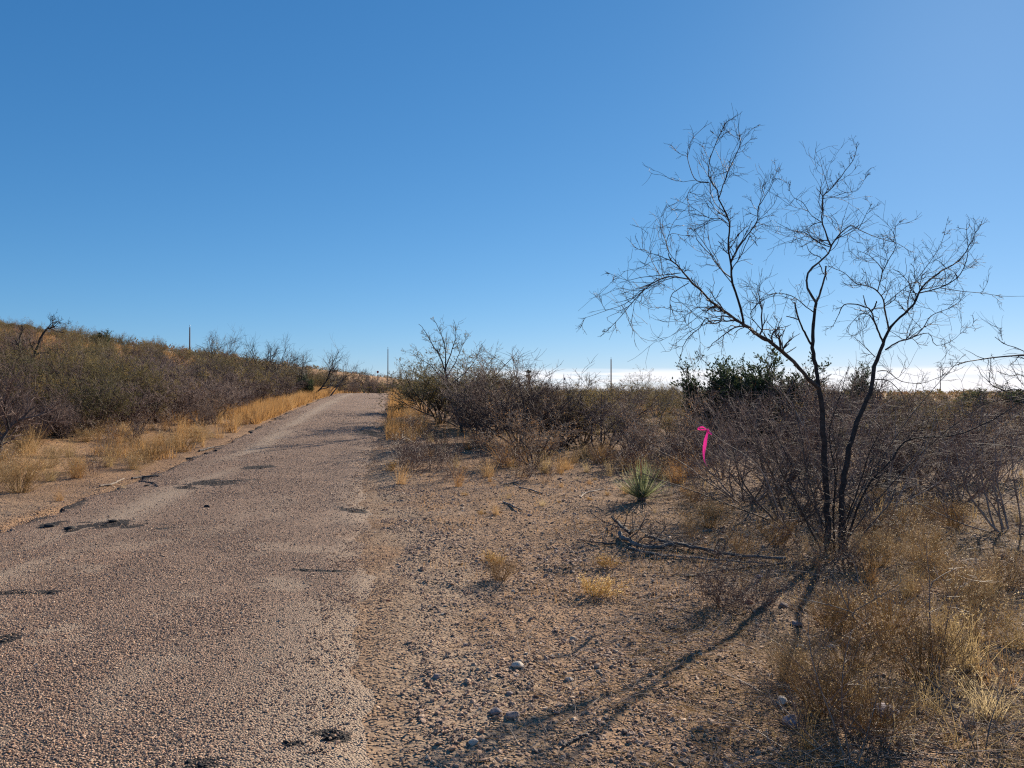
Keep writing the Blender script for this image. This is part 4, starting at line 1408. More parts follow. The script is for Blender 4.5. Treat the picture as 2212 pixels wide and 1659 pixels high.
# tree with a few leaves right of the road, and the drooping green shrubs under it
Yc = 27.0
b0 = on_ground(1000, 935)
Yc = b0[1]
ct = traced_tree('leafy_tree', 'slender tree with sparse leaves rising above the green shrub right of the road', at(1003, 940, Yc),
                 [('trunk', [(1003, 940), (990, 905), (975, 870), (965, 830), (962, 800)], .055, .03, .1),
                  ('limb', [(963, 805), (950, 770), (932, 740), (918, 715), (905, 700)], .028, .007, -.3), ('limb', [(962, 800), (962, 760), (952, 720), (935, 685)], .026, .006, .4),
                  ('limb', [(962, 795), (975, 760), (985, 720), (980, 690)], .024, .006, -.2), ('limb', [(965, 815), (985, 780), (1000, 745), (1010, 730)], .02, .006, .5),
                  ('limb', [(968, 835), (1010, 800), (1030, 770), (1042, 745)], .02, .006, .3), ('limb', [(985, 890), (1040, 840), (1080, 800), (1110, 770), (1120, 755)], .03, .006, .6),
                  ('limb', [(1035, 845), (1060, 800), (1062, 770)], .016, .005, .2), ('limb', [(966, 830), (930, 790), (900, 770), (885, 760)], .018, .005, -.6)], Yc, tw=7, seed=14, sub=.48, crown='twig_olive', rmin=.005)
rg = np.random.default_rng(33)
lv = Geo()
for ch in list(ct.children):
    if ch.name.startswith('crown'):
        co_ = np.empty(len(ch.data.vertices) * 3)
        ch.data.vertices.foreach_get('co', co_)
        co_ = co_.reshape(-1, 3)
        sel = co_[rg.integers(0, len(co_), 420)]
        lv.cards(sel, rg.normal(size=(420, 3)) + UP * .4, rg.normal(size=(420, 3)), rg.uniform(.035, .07, 420), rg.uniform(.015, .03, 420))
link('leaves', lv.mesh('leafy_tree_leaves', [M['leaf_green']], False), parent=ct)
for j, (px, py, kd, sc, lb) in enumerate((
        (956, 914, 'leafy', 1.15, 'large yellow-green shrub spilling toward the road below the slender tree'),
        (1004, 922, 'leafy', 1.3, 'yellow-green shrub right at the foot of the slender leafy tree'),
        (918, 892, 'leafy', 1.0, 'green shrub nearest the road crest on its right side'),
        (885, 872, 'brown', .6, 'reddish brown shrub on the right road edge near the crest'),
        (1050, 935, 'leafy', 1.05, 'green shrub on the right of the slender leafy tree'),
        (1030, 905, 'leafy', 1.3, 'dense green shrub directly behind the slender leafy tree'), (975, 893, 'brown', 1.25, 'brown twiggy shrub filling the gap behind the slender leafy tree'),
        (1085, 930, 'bare', 1.25, 'round grey bare shrub between the green shrubs and the dense purplish one'),
        (1040, 958, 'bare', 1.05, 'dense grey bare shrub in front of the slender leafy tree'),
        (1120, 965, 'bare', 1.15, 'dense purplish bare shrub right of the slender leafy tree'),
        (1150, 1004, 'brown', .72, 'vase-shaped dry shrub with straw stems at the front of the thicket'),
        (1210, 965, 'bare', 1.0, 'purplish bare shrub behind the vase-shaped dry shrub'),
        (1300, 975, 'bare', .9, 'purplish bare shrub behind pale long grass in the middle'),
        (1400, 985, 'open', .95, 'open bare shrub behind and left of the yucca'),
        (1470, 1000, 'brown', .8, 'dry brown shrub behind and right of the yucca'),
        (1360, 1005, 'brown', .55, 'small dry brown shrub just behind the yucca'))):
    p = on_ground(px, py)
    shrub(kd, j, p[0], p[1], j * 1.7, (sc * 1.1, sc * 1.1, sc * .86), lb, 'shrubs at the front of the middle thicket')

# ------------------------------------------------------------------ shrub masses, each shrub an object
rg = np.random.default_rng(44)


def place_many(n, sampler, mind, chooser, maxtry=40000):
    pts = []
    tries = 0
    while len(pts) < n and tries < maxtry:
        tries += 1
        x, y = sampler()
        if x is None:
            continue
        m_ = mind(x, y)
        if all((x - a_) ** 2 + (y - b_) ** 2 > m_ * m_ for a_, b_ in pts):
            pts.append((x, y))
    for j, (x, y) in enumerate(pts):
        chooser(j, x, y)
    return pts


def px_of(x, y):
    return 1106 + x / y * FPX * math.cos(PITCH)


def row_of(y, cuts):
    return ('front row', 'second row', 'middle rows', 'back rows')[sum(y > c_ for c_ in cuts)]


def left_ground(x, y):
    L_ = float(road_c(y)) - HW - x
    p_ = px_of(x, y)
    return ('right beside the road edge', 'a step from the road edge', 'halfway up the bank', 'high on the bank')[sum(L_ > c_ for c_ in (1.2, 2.6, 4.5))] + ' ' + \
        ('at the left picture edge', 'below the leaning dead tree', 'below the spiky juniper', 'below the skyline pole', 'below the purple thicket')[sum(p_ > c_ for c_ in (50, 140, 260, 400))]


def left_place(x, y):
    p_ = px_of(x, y)
    where = ('by the left picture edge', 'below the leaning dead tree', 'below the spiky skyline juniper', 'below the left skyline pole', 'below the round-crowned skyline tree', 'behind the rounded road juniper')
    return 'in the ' + row_of(y, (31, 42, 60)) + ' ' + where[sum(p_ > c_ for c_ in (30, 150, 330, 440, 560))]


def right_place(x, y):
    p_ = px_of(x, y)
    where = ('beside the slender leafy tree', 'below the fan palm', 'below the pale pole', 'behind the pink ribbon', 'behind the mesquite trunks', 'toward the right edge')
    return 'in the ' + row_of(y, (21, 32, 55)) + ' ' + where[sum(p_ > c_ for c_ in (1080, 1230, 1440, 1720, 1920))]


def left_sampler():
    y = 26 + 76 * rg.random() ** 1.25
    x = -rg.uniform(.12, .75) * y
    L = float(road_c(y)) - HW - x
    if L < 1.4 or (L < 2.6 and y < 38) or (y < 30 and L < 3.4):
        return None, None
    return x, y


def left_front_sampler():
    y = rg.uniform(20.5, 46)
    x = float(road_c(y)) - HW - (rg.uniform(2.3, 6.5) * 1.12 if y < 29 else rg.uniform(1.7, 5.5))
    if x < -.72 * y or y < 23 - .12 * (px_of(x, y) - 300) / 100 * 0 and px_of(x, y) > 260:
        return None, None
    return x, y


def left_choose(j, x, y):
    L = float(road_c(y)) - HW - x
    n = float(fbm(np.array(x / 9), np.array(y / 9), 81, 2))
    rz, sc = rg.uniform(0, 6.28), rg.uniform(.68, 1.0)
    w_ = left_place(x, y)
    if px_of(x, y) < 330:
        sc *= .74 + .26 * max(0.0, px_of(x, y)) / 330
    if y < 46 and px_of(x, y) > 235 and rg.random() < .86:
        shrub('bare', j, x, y, rz, (sc * 1.2, sc * 1.2, sc * .78), 'purplish bare thicket shrub ' + w_, 'purple thicket left of the road')
    elif L > 10 and y > 42:
        sc *= rg.uniform(.5, .85)
        kd = rg.choice(['leafy', 'brown', 'leafy'])
        shrub(kd, j, x, y, rz, sc, {'leafy': 'small olive hill shrub ', 'brown': 'small dry brown hill shrub '}[kd] + w_, 'shrubs high on the left hill')
    elif n > .48 or rg.random() < .5:
        shrub('leafy', j, x, y, rz, sc * .95, 'olive leafy slope shrub ' + w_, 'olive shrubs on the left slope')
    elif rg.random() < .55:
        shrub('bare', j, x, y, rz, sc * .95, 'dark bare slope shrub ' + w_, 'bare shrubs on the left slope')
    else:
        shrub('brown', j, x, y, rz, sc * .92, 'dry brown slope shrub ' + w_, 'brown shrubs on the left slope')


place_many(72, left_front_sampler, lambda x, y: 1.0, left_choose)
place_many(228, left_sampler, lambda x, y: 1.05 + .010 * y, left_choose)

for j, (px, py, kd, sc, lb) in enumerate(((22, 905, 'leafy', 0.97, 'tall olive bush at the left picture edge under the hilltop junipers'), (95, 898, 'bare', 0.94, 'tall dark bare bush in front of the leaning dead tree'),
                                          (150, 890, 'leafy', 0.94, 'tall olive brown bush right of the leaning dead tree'), (215, 890, 'leafy', 0.90, 'broad olive bush below the spiky skyline juniper'), (-20, 930, 'bare', 0.86, 'dark bare bush cut by the left edge above the orange soil'))):
    p = on_ground(px, py)
    shrub(kd, j, p[0], p[1], j * 1.3, sc, lb)

for j in range(17):
    px, py = rg.uniform(20, 520), rg.uniform(908, 985)
    p = on_ground(px, py)
    if float(road_c(p[1])) - HW - p[0] < 1.0:
        continue
    shrub(['bare', 'brown'][j % 2], j, p[0], p[1], j * 1.9, rg.uniform(.32, .58), ['small dark bare shrub ', 'small dry brown shrub '][j % 2] + left_ground(p[0], p[1]), 'small shrubs on the orange soil at left')

FRONT = np.array([(-4.6, 62), (-2.6, 45), (-1.4, 29), (.6, 19.5), (4.2, 17.2), (5.2, 14.5), (9, 13.5), (14, 14)])


def right_sampler():
    y = 14 + 100 * rg.random() ** 1.35
    x = rg.uniform(-.12, .76) * y
    fx = np.interp(y, [14, 17.2, 19.5, 29, 45, 62, 120], [5.4, 3.4, 1.7, -.4, -2.0, -4.0, -9])
    if x < fx:
        return None, None
    if .235 < x / y < .385 and 15 < y < 21:
        return None, None
    return x, y


def right_choose(j, x, y):
    rz, sc = rg.uniform(0, 6.28), rg.uniform(.48, .80) * (1.3 if rg.random() < .08 else 1)
    n = float(fbm(np.array(x / 7), np.array(y / 7), 83, 2))
    w_ = right_place(x, y)
    if px_of(x, y) > 1820:
        sc *= .8
    r_ = rg.random() + (n - .5) * 1.4
    lim = (.29, .56) if y < 40 else (.16, .52)
    if r_ < lim[0]:
        shrub('bare', j, x, y, rz, (sc * 1.3, sc * 1.3, sc), 'purplish bare shrub ' + w_, 'bare shrubs of the right thicket')
    elif r_ < lim[1]:
        shrub('brown', j, x, y, rz, (sc * 1.2, sc * 1.2, sc), 'dry brown shrub ' + w_, 'brown shrubs of the right thicket')
    else:
        shrub('leafy', j, x, y, rz, (sc * 1.15, sc * 1.15, sc * .95), 'olive yellow shrub ' + w_, 'olive shrubs of the right thicket')


place_many(270, right_sampler, lambda x, y: 1.05 + .011 * y, right_choose)


def crest_sampler():
    y = rg.uniform(76, 96)
    return float(road_c(y)) + rg.uniform(-9, 9), y


place_many(34, crest_sampler, lambda x, y: 1.0, lambda j, x, y: shrub(['bare', 'brown', 'bare'][j % 3], j, x, y, rg.uniform(0, 6.28), rg.uniform(.7, .95),
           ['dark bare shrub in the row closing off the road crest', 'brown shrub in the row closing off the road crest', 'dark bare shrub in the row closing off the road crest'][j % 3], 'shrubs beyond the road crest'))

# far scrub that reads as one mass (stuff)
rg = np.random.default_rng(55)
fs = Geo()
n = 2600
y = 105 + 320 * rg.random(n) ** 1.6
x = rg.uniform(-.8, .8, n) * y
z = base_h(x, y)
for k_ in range(n):
    m_ = 26
    hgt = rg.uniform(.7, 1.6)
    a_ = rg.uniform(0, 2 * PI, m_)
    el_ = rg.uniform(.1, 1.4, m_)
    rr_ = hgt * rg.uniform(.5, 1, m_)
    pos = np.stack([rr_ * np.cos(a_) * np.cos(el_) * .7, rr_ * np.sin(a_) * np.cos(el_) * .7, rr_ * np.sin(el_) * .8], 1)
    s_ = rg.uniform(.2, .5, m_)
    fs.cards(pos + np.array([x[k_], y[k_], z[k_] - .1]), rg.normal(size=(m_, 3)) + UP, rg.normal(size=(m_, 3)), s_, s_ * .5, mat=int(rg.integers(0, 3)))
link('far_scrub', fs.mesh('far_scrub', [M['leaf_olive'], M['leaf_brown'], M['leaf_green']], False), kind='stuff')

# ------------------------------------------------------------------ grass
def right_ground(x, y):
    p_ = px_of(x, y)
    return ('behind', 'level with', 'in front of', 'well in front of')[sum(y < c_ for c_ in (13.5, 9.6, 7.2))] + \
        (' the upright orange tuft', ' the straight grey sticks', ' the pale curved root', ' the yucca', ' the fallen branch', ' the mesquite trunks', ' the large tan weed', ' the right edge shrub')[sum(p_ > c_ for c_ in (930, 1130, 1290, 1440, 1640, 1880, 2060))]


def verge(y):
    return ('nearest stretch', 'near stretch', 'middle stretch', 'far stretch', 'last stretch before the crest')[sum(y > c_ for c_ in (24, 31, 40, 51))]


def tuft(kind, i, x, y, sc, label, group=None):
    me = {'straw': TUFT_S, 'orange': TUFT_O, 'weed': WEED, 'yellow': YWEED}[kind]
    nm = {'straw': 'grass_tuft', 'orange': 'grass_tuft', 'weed': 'dry_weed', 'yellow': 'yellow_weed'}[kind]
    ct_ = {'straw': 'grass tuft', 'orange': 'grass tuft', 'weed': 'dry weed', 'yellow': 'weed'}[kind]
    w_ = 1 + .25 * math.sin(i * 5.1)
    return link(nm, me[(i * 5 + int(abs(x) * 7)) % len(me)], (x, y, gz(x, y)), (i * 2.399) % 6.28, (sc * w_, sc * (2 - w_), sc), None, label, ct_, group, tilt=(.12 * math.sin(i * 3.3), .12 * math.cos(i * 4.7)))


rg = np.random.default_rng(66)
# orange verge along the left road edge
for j in range(105):
    y = 19 + 45 * rg.random() ** 1.1
    L = rg.uniform(.1, 1.6) if y > 30 else rg.uniform(.3, 2.4)
    x = float(road_c(y)) - HW - L
    tuft('orange', j, x, y, rg.uniform(.8, 1.5) * (1.0 if y > 28 else .75), 'orange grass clump on the left road edge, ' + verge(y), 'orange grass along the left road edge')
for j in range(36):
    y = rg.uniform(20, 62)
    x = float(road_c(y)) + HW + rg.uniform(.15, 1.6)
    tuft('orange' if rg.random() < .7 else 'straw', j, x, y, rg.uniform(.7, 1.3), 'dry grass clump between road and right shrubs, ' + verge(y), 'dry grass along the right road edge')
for j in range(60):
    y = rg.uniform(13.5, 26)
    x = -rg.uniform(.3, .70) * y
    L = float(road_c(y)) - HW - x
    if L < .6:
        continue
    tuft(rg.choice(['orange', 'straw', 'weed']), j, x, y, rg.uniform(.6, 1.2), 'dry grass clump ' + left_ground(x, y), 'dry clumps on the orange soil at left')
# single tufts one can point to
SINGLE = [
    ('orange', 25, 1030, 1.15, 'broad yellow-orange grass clump at the left picture edge'), ('orange', 75, 1015, 1.1, 'yellow-orange grass clump in front of the left edge tree'),
    ('straw', 110, 1040, 1.0, 'straw clump between the left edge tree and the grey-tan tuft'), ('orange', 60, 985, 1.0, 'orange grass clump right behind the left edge tree'),
    ('weed', 40, 1065, 1.6, 'wide grey weed at the left edge below the yellow-orange clumps'), ('weed', 320, 1000, 1.5, 'grey dry weed by the bleached sticks left of the road'),
    ('orange', 385, 965, 1.0, 'tan grass clump close to the dark stick at the road edge'), ('orange', 250, 965, 1.2, 'broad tan clump behind the grey-tan tuft at left'),
    ('straw', 160, 1020, .8, 'pale clump on washed soil behind the lone tan tuft'), ('weed', 430, 955, 1.4, 'dry grey weed at the foot of the purple thicket by the road'),
    ('orange', 127, 1082, .52, 'lone tan tuft on bare soil left of the road'), ('straw', 268, 1055, .42, 'small tuft at the very edge of the road on the left'),
    ('straw', 206, 996, .55, 'grey-tan tuft standing in the washed soil at left'), ('straw', 290, 1010, .7, 'broad pale tuft beside bleached sticks left of the road'),
    ('orange', 866, 1046, .85, 'upright orange tuft alone on the right road shoulder'), ('yellow', 845, 1015, 1.3, 'yellow weed beside the upright orange tuft on the shoulder'),
    ('orange', 990, 1052, .75, 'thin orange tuft right of the upright one on the gravel'), ('straw', 985, 1010, .95, 'pale wispy tuft behind the thin orange tuft'),
    ('orange', 1055, 1030, .9, 'tall orange tuft in front of the thicket near the dry vase shrub'), ('straw', 1075, 965, 1.2, 'pale arching grass at the foot of the grey bare shrub'),
    ('straw', 1040, 955, 1.2, 'long pale grass in front of the slender leafy tree'), ('orange', 1130, 1032, .6, 'low orange tuft left of the vase-shaped shrub base'),
    ('orange', 1240, 1000, .9, 'orange tuft right of the vase-shaped shrub'), ('straw', 1275, 990, 1.35, 'tall pale arching grass in the middle of the thicket front'),
    ('straw', 1320, 985, 1.3, 'second tall pale grass clump left of the yucca'), ('orange', 1290, 1002, .8, 'orange tuft under the tall pale arching grass'),
    ('orange', 1072, 1112, .35, 'tiny orange sprig beside the grey sticks'), ('straw', 960, 985, .8, 'pale tuft on the right shoulder beyond the upright orange one'),
    ('orange', 925, 985, .6, 'low orange tuft close to the right edge of the road'), ('orange', 880, 905, 1.0, 'orange tuft at the right road edge below the green shrub'),
    ('yellow', 1287, 1285, 1.12, 'largest bright yellow weed on the gravel in front of the mesquite'), ('yellow', 1066, 1218, .85, 'bright yellow weed behind the little grey tuft'),
    ('yellow', 1312, 1225, .8, 'small yellow weed farther back near the fallen branch'), ('weed', 1081, 1255, .62, 'small grey dome-shaped weed with a sharp shadow on the gravel'),
    ('weed', 1500, 1085, .75, 'tan dome-shaped weed on the dirt right of the yucca'), ('weed', 1530, 1140, 1.05, 'grey weed between the yucca and the mesquite'),
    ('weed', 1490, 1160, .6, 'little tan weed beside the fallen branch end'), ('weed', 1680, 1180, .95, 'tan weed at the left foot of the mesquite'),
    ('weed', 1600, 1205, .75, 'flat tan weed between fallen branch and mesquite'), ('weed', 1945, 1155, 1.06, 'large tan weed right of the mesquite trunks'),
    ('weed', 2060, 1140, 0.98, 'tan weed farther right on the sunny dirt'), ('weed', 2010, 1120, 0.85, 'tan weed behind the large one right of the mesquite'),
    ('weed', 1900, 1225, 1.0, 'dry weed just in front of the mesquite base on its right'), ('weed', 2000, 1210, 1.1, 'dry weed on the right amid straw litter'),
    ('weed', 1925, 1370, 1.15, 'big fuzzy tan weed in the right foreground'), ('weed', 1840, 1440, 1.0, 'grey fuzzy weed in front of the big tan one'),
    ('weed', 1990, 1470, 1.0, 'fuzzy weed near the right foreground stones'), ('weed', 2080, 1300, .9, 'dry weed by the right edge in the middle distance'),
    ('orange', 2050, 1500, .42, 'orange grass tuft in the right foreground'), ('straw', 2130, 1560, .8, 'pale long grass spilling in at the right bottom corner'),
    ('straw', 1960, 1625, .75, 'pale long grass at the bottom edge right of centre'), ('orange', 1880, 1260, .35, 'small orange tuft in front of the mesquite base'),
    ('straw', 2040, 1380, .85, 'bent straw clump between the upright sapling and the right edge'), ('straw', 1860, 1520, .7, 'bent straw clump left of the large mauve stone'),
    ('straw', 2090, 1450, .9, 'matted straw clump right of the large mauve stone'), ('straw', 2010, 1545, .75, 'straw clump just below the large mauve stone'),
    ('orange', 2150, 1480, .6, 'tan grass clump near the right edge beside matted straw'), ('straw', 2070, 1620, .8, 'long straw at the bottom edge left of the corner grass'),
    ('weed', 1780, 1540, .95, 'fuzzy weed among red-brown thorny stems at the bottom'), ('weed', 1880, 1590, .9, 'fuzzy weed at the bottom edge below the mauve stone'),
    ('weed', 2120, 1380, 1.1, 'fuzzy tan weed close to the right picture edge'), ('weed', 1800, 1360, .9, 'fuzzy weed behind the leaning grey sapling'),
    ('weed', 1700, 1470, .7, 'low fuzzy weed beside the trunk shadow'), ('weed', 2170, 1270, 1.0, 'tan weed at the right edge in front of the rust stone'),
    ('straw', 1745, 1620, .6, 'sparse straw among twigs at the bottom edge'), ('straw', 1960, 1290, .7, 'wispy straw behind the big fuzzy weed'),
    ('weed', 1760, 1225, .8, 'dry weed right at the front of the mesquite trunks'), ('straw', 2190, 1400, .9, 'pale grass clump at the right picture edge'),
]
for j, (kd, px, py, sc, lb) in enumerate(SINGLE):
    p = on_ground(px, py)
    tuft(kd, j, p[0], p[1], sc, lb)
for j in range(62):
    px = rg.uniform(900, 1500)
    py = np.interp(px, [900, 1000, 1100, 1200, 1350, 1500], [915, 950, 985, 1000, 1005, 1020]) + rg.uniform(-18, 30)
    p = on_ground(px, py)
    if in_road(p[0], p[1]) > .2:
        continue
    tuft(['straw', 'orange', 'straw', 'orange', 'straw'][j % 5], j, p[0], p[1], rg.uniform(.55, 1.25), ['pale', 'orange', 'pale', 'orange', 'pale'][j % 5] + ' grass clump at the front of the thicket, ' + right_ground(p[0], p[1]), 'grass along the front of the middle thicket')
for j in range(34):
    px, py = rg.uniform(1000, 1480), rg.uniform(1005, 1120)
    p = on_ground(px, py)
    tuft(rg.choice(['orange', 'straw', 'yellow']), j, p[0], p[1], rg.uniform(.18, .42), 'sparse dry sprig on stony dirt ' + right_ground(p[0], p[1]), 'sprigs on the dirt before the thicket')
for j in range(12):
    px, py = rg.uniform(1880, 2210), rg.uniform(1090, 1330)
    p = on_ground(px, py)
    tuft(rg.choice(['weed', 'straw', 'weed']), j, p[0], p[1], rg.uniform(.5, 1.0), 'dry clump on sunny dirt ' + right_ground(p[0], p[1]), 'dry clumps right of the mesquite')

for j in range(46):
    y = rg.uniform(12, 27)
    x = -rg.uniform(.22, .70) * y
    L = float(road_c(y)) - HW - x
    if L < .5:
        continue
    shrub('small', j, x, y, j * 2.1, rg.uniform(.7, 1.5), 'red-brown twiggy weed ' + left_ground(x, y), 'twiggy weeds at left')
for j in range(40):
    px, py = rg.uniform(870, 1500), rg.uniform(925, 1040)
    p = on_ground(px, py)
    if in_road(p[0], p[1]) > .2:
        continue
    shrub('small', j, p[0], p[1], j * 2.1, rg.uniform(.6, 1.3), 'red-brown twiggy weed ' + right_ground(p[0], p[1]), 'twiggy weeds before the thicket')
for j in range(18):
    px, py = rg.uniform(1480, 2210), rg.uniform(1060, 1330)
    p = on_ground(px, py)
    shrub('small', j, p[0], p[1], j * 2.1, rg.uniform(.35, .7), 'red-brown twiggy weed ' + right_ground(p[0], p[1]), 'twiggy weeds round the mesquite')
for j in range(60):
    y = rg.uniform(10.5, 24)
    x = -rg.uniform(.25, .70) * y
    L = float(road_c(y)) - HW - x
    if L < .25:
        continue
    tuft(['weed', 'straw', 'weed'][j % 3], j, x, y, rg.uniform(.4, 1.0) * (1.5 if j % 3 != 1 else 1), ['grey-tan dome weed ', 'pale straw tuft ', 'grey-tan dome weed '][j % 3] + left_ground(x, y), 'weeds on the orange soil at left')

# dry grass carpet of the hill and bank, and short stubble of the right (stuff)
gg = [Geo(), Geo()]
rg = np.random.default_rng(77)


def blades(n, x, y, h, w, mi):
    z = surf(x, y)
    a_ = rg.uniform(0, 2 * PI, n)
    t_ = np.abs(rg.normal(0, .45, n))
    d = np.stack([np.sin(t_) * np.cos(a_), np.sin(t_) * np.sin(a_), np.cos(t_)], 1)
    side = norm(np.cross(d, rg.normal(size=(n, 3))))
    b_ = np.stack([x, y, z - .02], 1)
    h_ = h * rg.uniform(.5, 1.2, n)
    v = np.stack([b_ - side * w[:, None], b_ + side * w[:, None], b_ + d * h_[:, None]], 1)
    gg[mi].raw(v, t=np.arange(n * 3).reshape(n, 3))


n = 70000
y = 17 + 85 * rg.random(n) ** 1.3
x = -rg.uniform(.1, .76, n) * y
L = road_c(y) - HW - x
cl_ = fbm(x / 1.6, y / 1.6, 95, 3)
k_ = (L > .35) & (cl_ > .42 + .17 * (y < 30) + .04 * (y < 24))
x, y = x[k_], y[k_]
blades(len(x), x, y, .42, .0035 + .00022 * y, 0)
n = 30000
y = 22 + 42 * rg.random(n)
L = np.abs(rg.normal(0, .9, n)) + .08
x = road_c(y) - HW - L
k_ = fbm(x / .8, y / .8, 103, 3) > .36 + .3 * (y < 28)
x, y = x[k_], y[k_]
blades(len(x), x, y, .55, .003 + .00022 * y, 0)
n = 9000
y = 22 + 42 * rg.random(n)
x = road_c(y) + HW + np.abs(rg.normal(.2, .7, n))
k_ = fbm(x / .8, y / .8, 107, 3) > .48
x, y = x[k_], y[k_]
blades(len(x), x, y, .5, .003 + .00022 * y, 0)
n = 26000
y = 40 + 130 * rg.random(n) ** 1.4
x = rg.uniform(-.05, .75, n) * y
k_ = fbm(x / 4, y / 4, 109, 3) > .5
x, y = x[k_], y[k_]
blades(len(x), x, y, .55, .003 + .0003 * y, 0)
n = 14000
y = 10 + 60 * rg.random(n) ** 1.2
x = rg.uniform(-.05, .75, n) * y
k_ = (x > np.interp(y, [10, 17, 20, 30, 45, 70], [3.5, 1.2, .2, -1.6, -3.4, -7])) & (fbm(x / 1.4, y / 1.4, 97, 3) > .5)
x, y = x[k_], y[k_]
blades(len(x), x, y, .34, .003 + .0002 * y, 1)
n = 30000
y = 2.9 + 8 * rg.random(n) ** 1.1
x = rg.uniform(.0, .74, n) * y
k_ = (fbm(x / .45, y / .45, 113, 4) > .5) & (x - .22 * (y - 3) + rg.normal(0, .35, n) > 1.1)
x, y = x[k_], y[k_]
blades(len(x), x, y, .085, .0011 + .00012 * y, 1)
n = 9000
y = 6 + 12 * rg.random(n) ** 1.1
x = rg.uniform(-.12, .3, n) * y
k_ = (fbm(x / .6, y / .6, 117, 4) > .56) & (x > road_c(y) + HW + .3)
x, y = x[k_], y[k_]
blades(len(x), x, y, .09, .0011 + .00015 * y, 0)
link('dry_grass', gg[0].mesh('dry_grass', [M['orange_grass']], False), kind='stuff')
link('straw_grass', gg[1].mesh('straw_grass', [M['straw']], False), kind='stuff')

# straw and twig litter lying on the ground at right (stuff)
def litter(n, lmin, lmax, r0_, r1_, x0, mi):
    y = 2.8 + 9.5 * rg.random(n) ** 1.15
    x = rg.uniform(-.08, .74, n) * y
    k_ = (fbm(x / .5, y / .5, 99 + mi, 4) > .44) & (x - .1 * (y - 4) + rg.normal(0, .55, n) > x0) & (in_road(x, y) < .3)
    x, y = x[k_], y[k_]
    m_ = len(x)
    a_ = rg.uniform(0, 2 * PI, m_)
    d = np.stack([np.cos(a_), np.sin(a_), rg.normal(.08, .16, m_)], 1)
    pos = np.stack([x, y, surf(x, y) + rg.uniform(.004, .025, m_)], 1)
    return shoots(rg, pos, d, lmin + (lmax - lmin) * rg.beta(1.2, 3, m_), rg.uniform(r0_, r1_, m_), 4, 0, .14, .7)


link('straw_litter', Geo().tubes(*litter(30000, .02, .18, .0008, .0017, .45, 0), 3).mesh('straw_litter', [M['straw']]), kind='stuff')
link('twig_litter', Geo().tubes(*litter(11000, .03, .35, .001, .0026, .3, 1), 3).mesh('twig_litter', [M['twig_grey']]), kind='stuff')
n = 9000
y = 2.8 + 8 * rg.random(n)
x = rg.uniform(.0, .74, n) * y
k_ = (fbm(x / .4, y / .4, 131, 4) > .5) & (x - .15 * (y - 4) + rg.normal(0, .4, n) > .9)
x, y = x[k_], y[k_]
n = len(x)
link('leaf_litter', Geo().cards(np.stack([x, y, surf(x, y) + .008], 1), rg.normal(size=(n, 3)) * np.array([1, 1, .25]), rg.normal(size=(n, 3)) * np.array([1, 1, .3]), rg.uniform(.012, .035, n), rg.uniform(.006, .014, n)).mesh('leaf_litter', [M['leaf_brown']], False), kind='stuff')

# ------------------------------------------------------------------ foreground thorny saplings at the lower right
def sapling(label, base_px, lines, Y_=None, seed=1, mat='twig_red', tw=12, sub=.3, conv=None):
    b_ = on_ground(*base_px)
    rr_ = np.random.default_rng(seed)
    e = link('thorny_sapling', None, b_, label=label, cat='shrub')
    tg = Geo()
    for (pts, r0, r1, dy) in lines:
        n_ = len(pts)
        P = polyline([at(px, py, b_[1] + dy * k_ / (n_ - 1)) for k_, (px, py) in enumerate(pts)], 16) - b_
        P[0, 2] -= .03
        R = np.linspace(r0, r1, 16)
        link('stem', Geo().tubes(P[None], R[None], 5).mesh('sapling_stem', [M[mat]]), parent=e)
        P2, R2 = grow(rr_, P[None], R[None], tw, .15, 1, sub * .3, sub, (.4, 1.1), 6, .04, .16, .6, .0012, True)
        P3, R3 = grow(rr_, P2, R2, 3, .2, 1, .2, .6, (.4, 1.1), 4, .02, .16, .8, .001)
        thn, thr = grow(rr_, P2, R2, 5, .1, 1, .012, .03, (.8, 1.4), 2, 0, 0, .7, .0008, True, .2)
        tg.tubes(P2, R2, 3).tubes(P3, R3, 3).tubes(thn, thr, 3)
    link('twigs', tg.mesh('sapling_twigs', [M[mat]]), parent=e)
    return e


sapling('thorny grey sapling with two stems leaning left in the right foreground', (1925, 1425),
        [([(1928, 1425), (1900, 1380), (1870, 1345), (1838, 1322), (1770, 1302), (1710, 1290)], .006, .002, .15), ([(1890, 1405), (1860, 1355), (1835, 1320), (1810, 1265), (1790, 1225)], .005, .0018, .2),
         ([(1840, 1322), (1880, 1300), (1940, 1262), (1945, 1240)], .004, .0015, .25)], seed=3, mat='twig_grey', tw=7, sub=.28)
sapling('upright red-brown sapling forking in two at the right', (2024, 1455),
        [([(2022, 1458), (2012, 1400), (2008, 1320), (2008, 1255), (2000, 1180)], .005, .0015, .2), ([(2024, 1455), (2040, 1380), (2052, 1310), (2075, 1265)], .0045, .0015, .3),
         ([(2010, 1260), (2040, 1240), (2066, 1228)], .003, .0012, .15)], seed=4, tw=9, sub=.3)
sapling('red-brown thorny bush spreading from the bottom edge at right of centre', (1830, 1656),
        [([(1830, 1660), (1800, 1560), (1770, 1480), (1750, 1400), (1745, 1330)], .0045, .0012, .35), ([(1815, 1660), (1750, 1590), (1680, 1520), (1600, 1470), (1520, 1440)], .004, .0012, .5),
         ([(1840, 1660), (1820, 1540), (1822, 1440), (1840, 1360)], .004, .0012, .4), ([(1790, 1660), (1700, 1620), (1600, 1560), (1480, 1520)], .0035, .001, .4),
         ([(1850, 1660), (1880, 1560), (1900, 1480)], .0035, .0012, .3), ([(1820, 1660), (1770, 1620), (1700, 1560), (1650, 1480)], .0035, .0012, .3)], seed=5, tw=13, sub=.26)
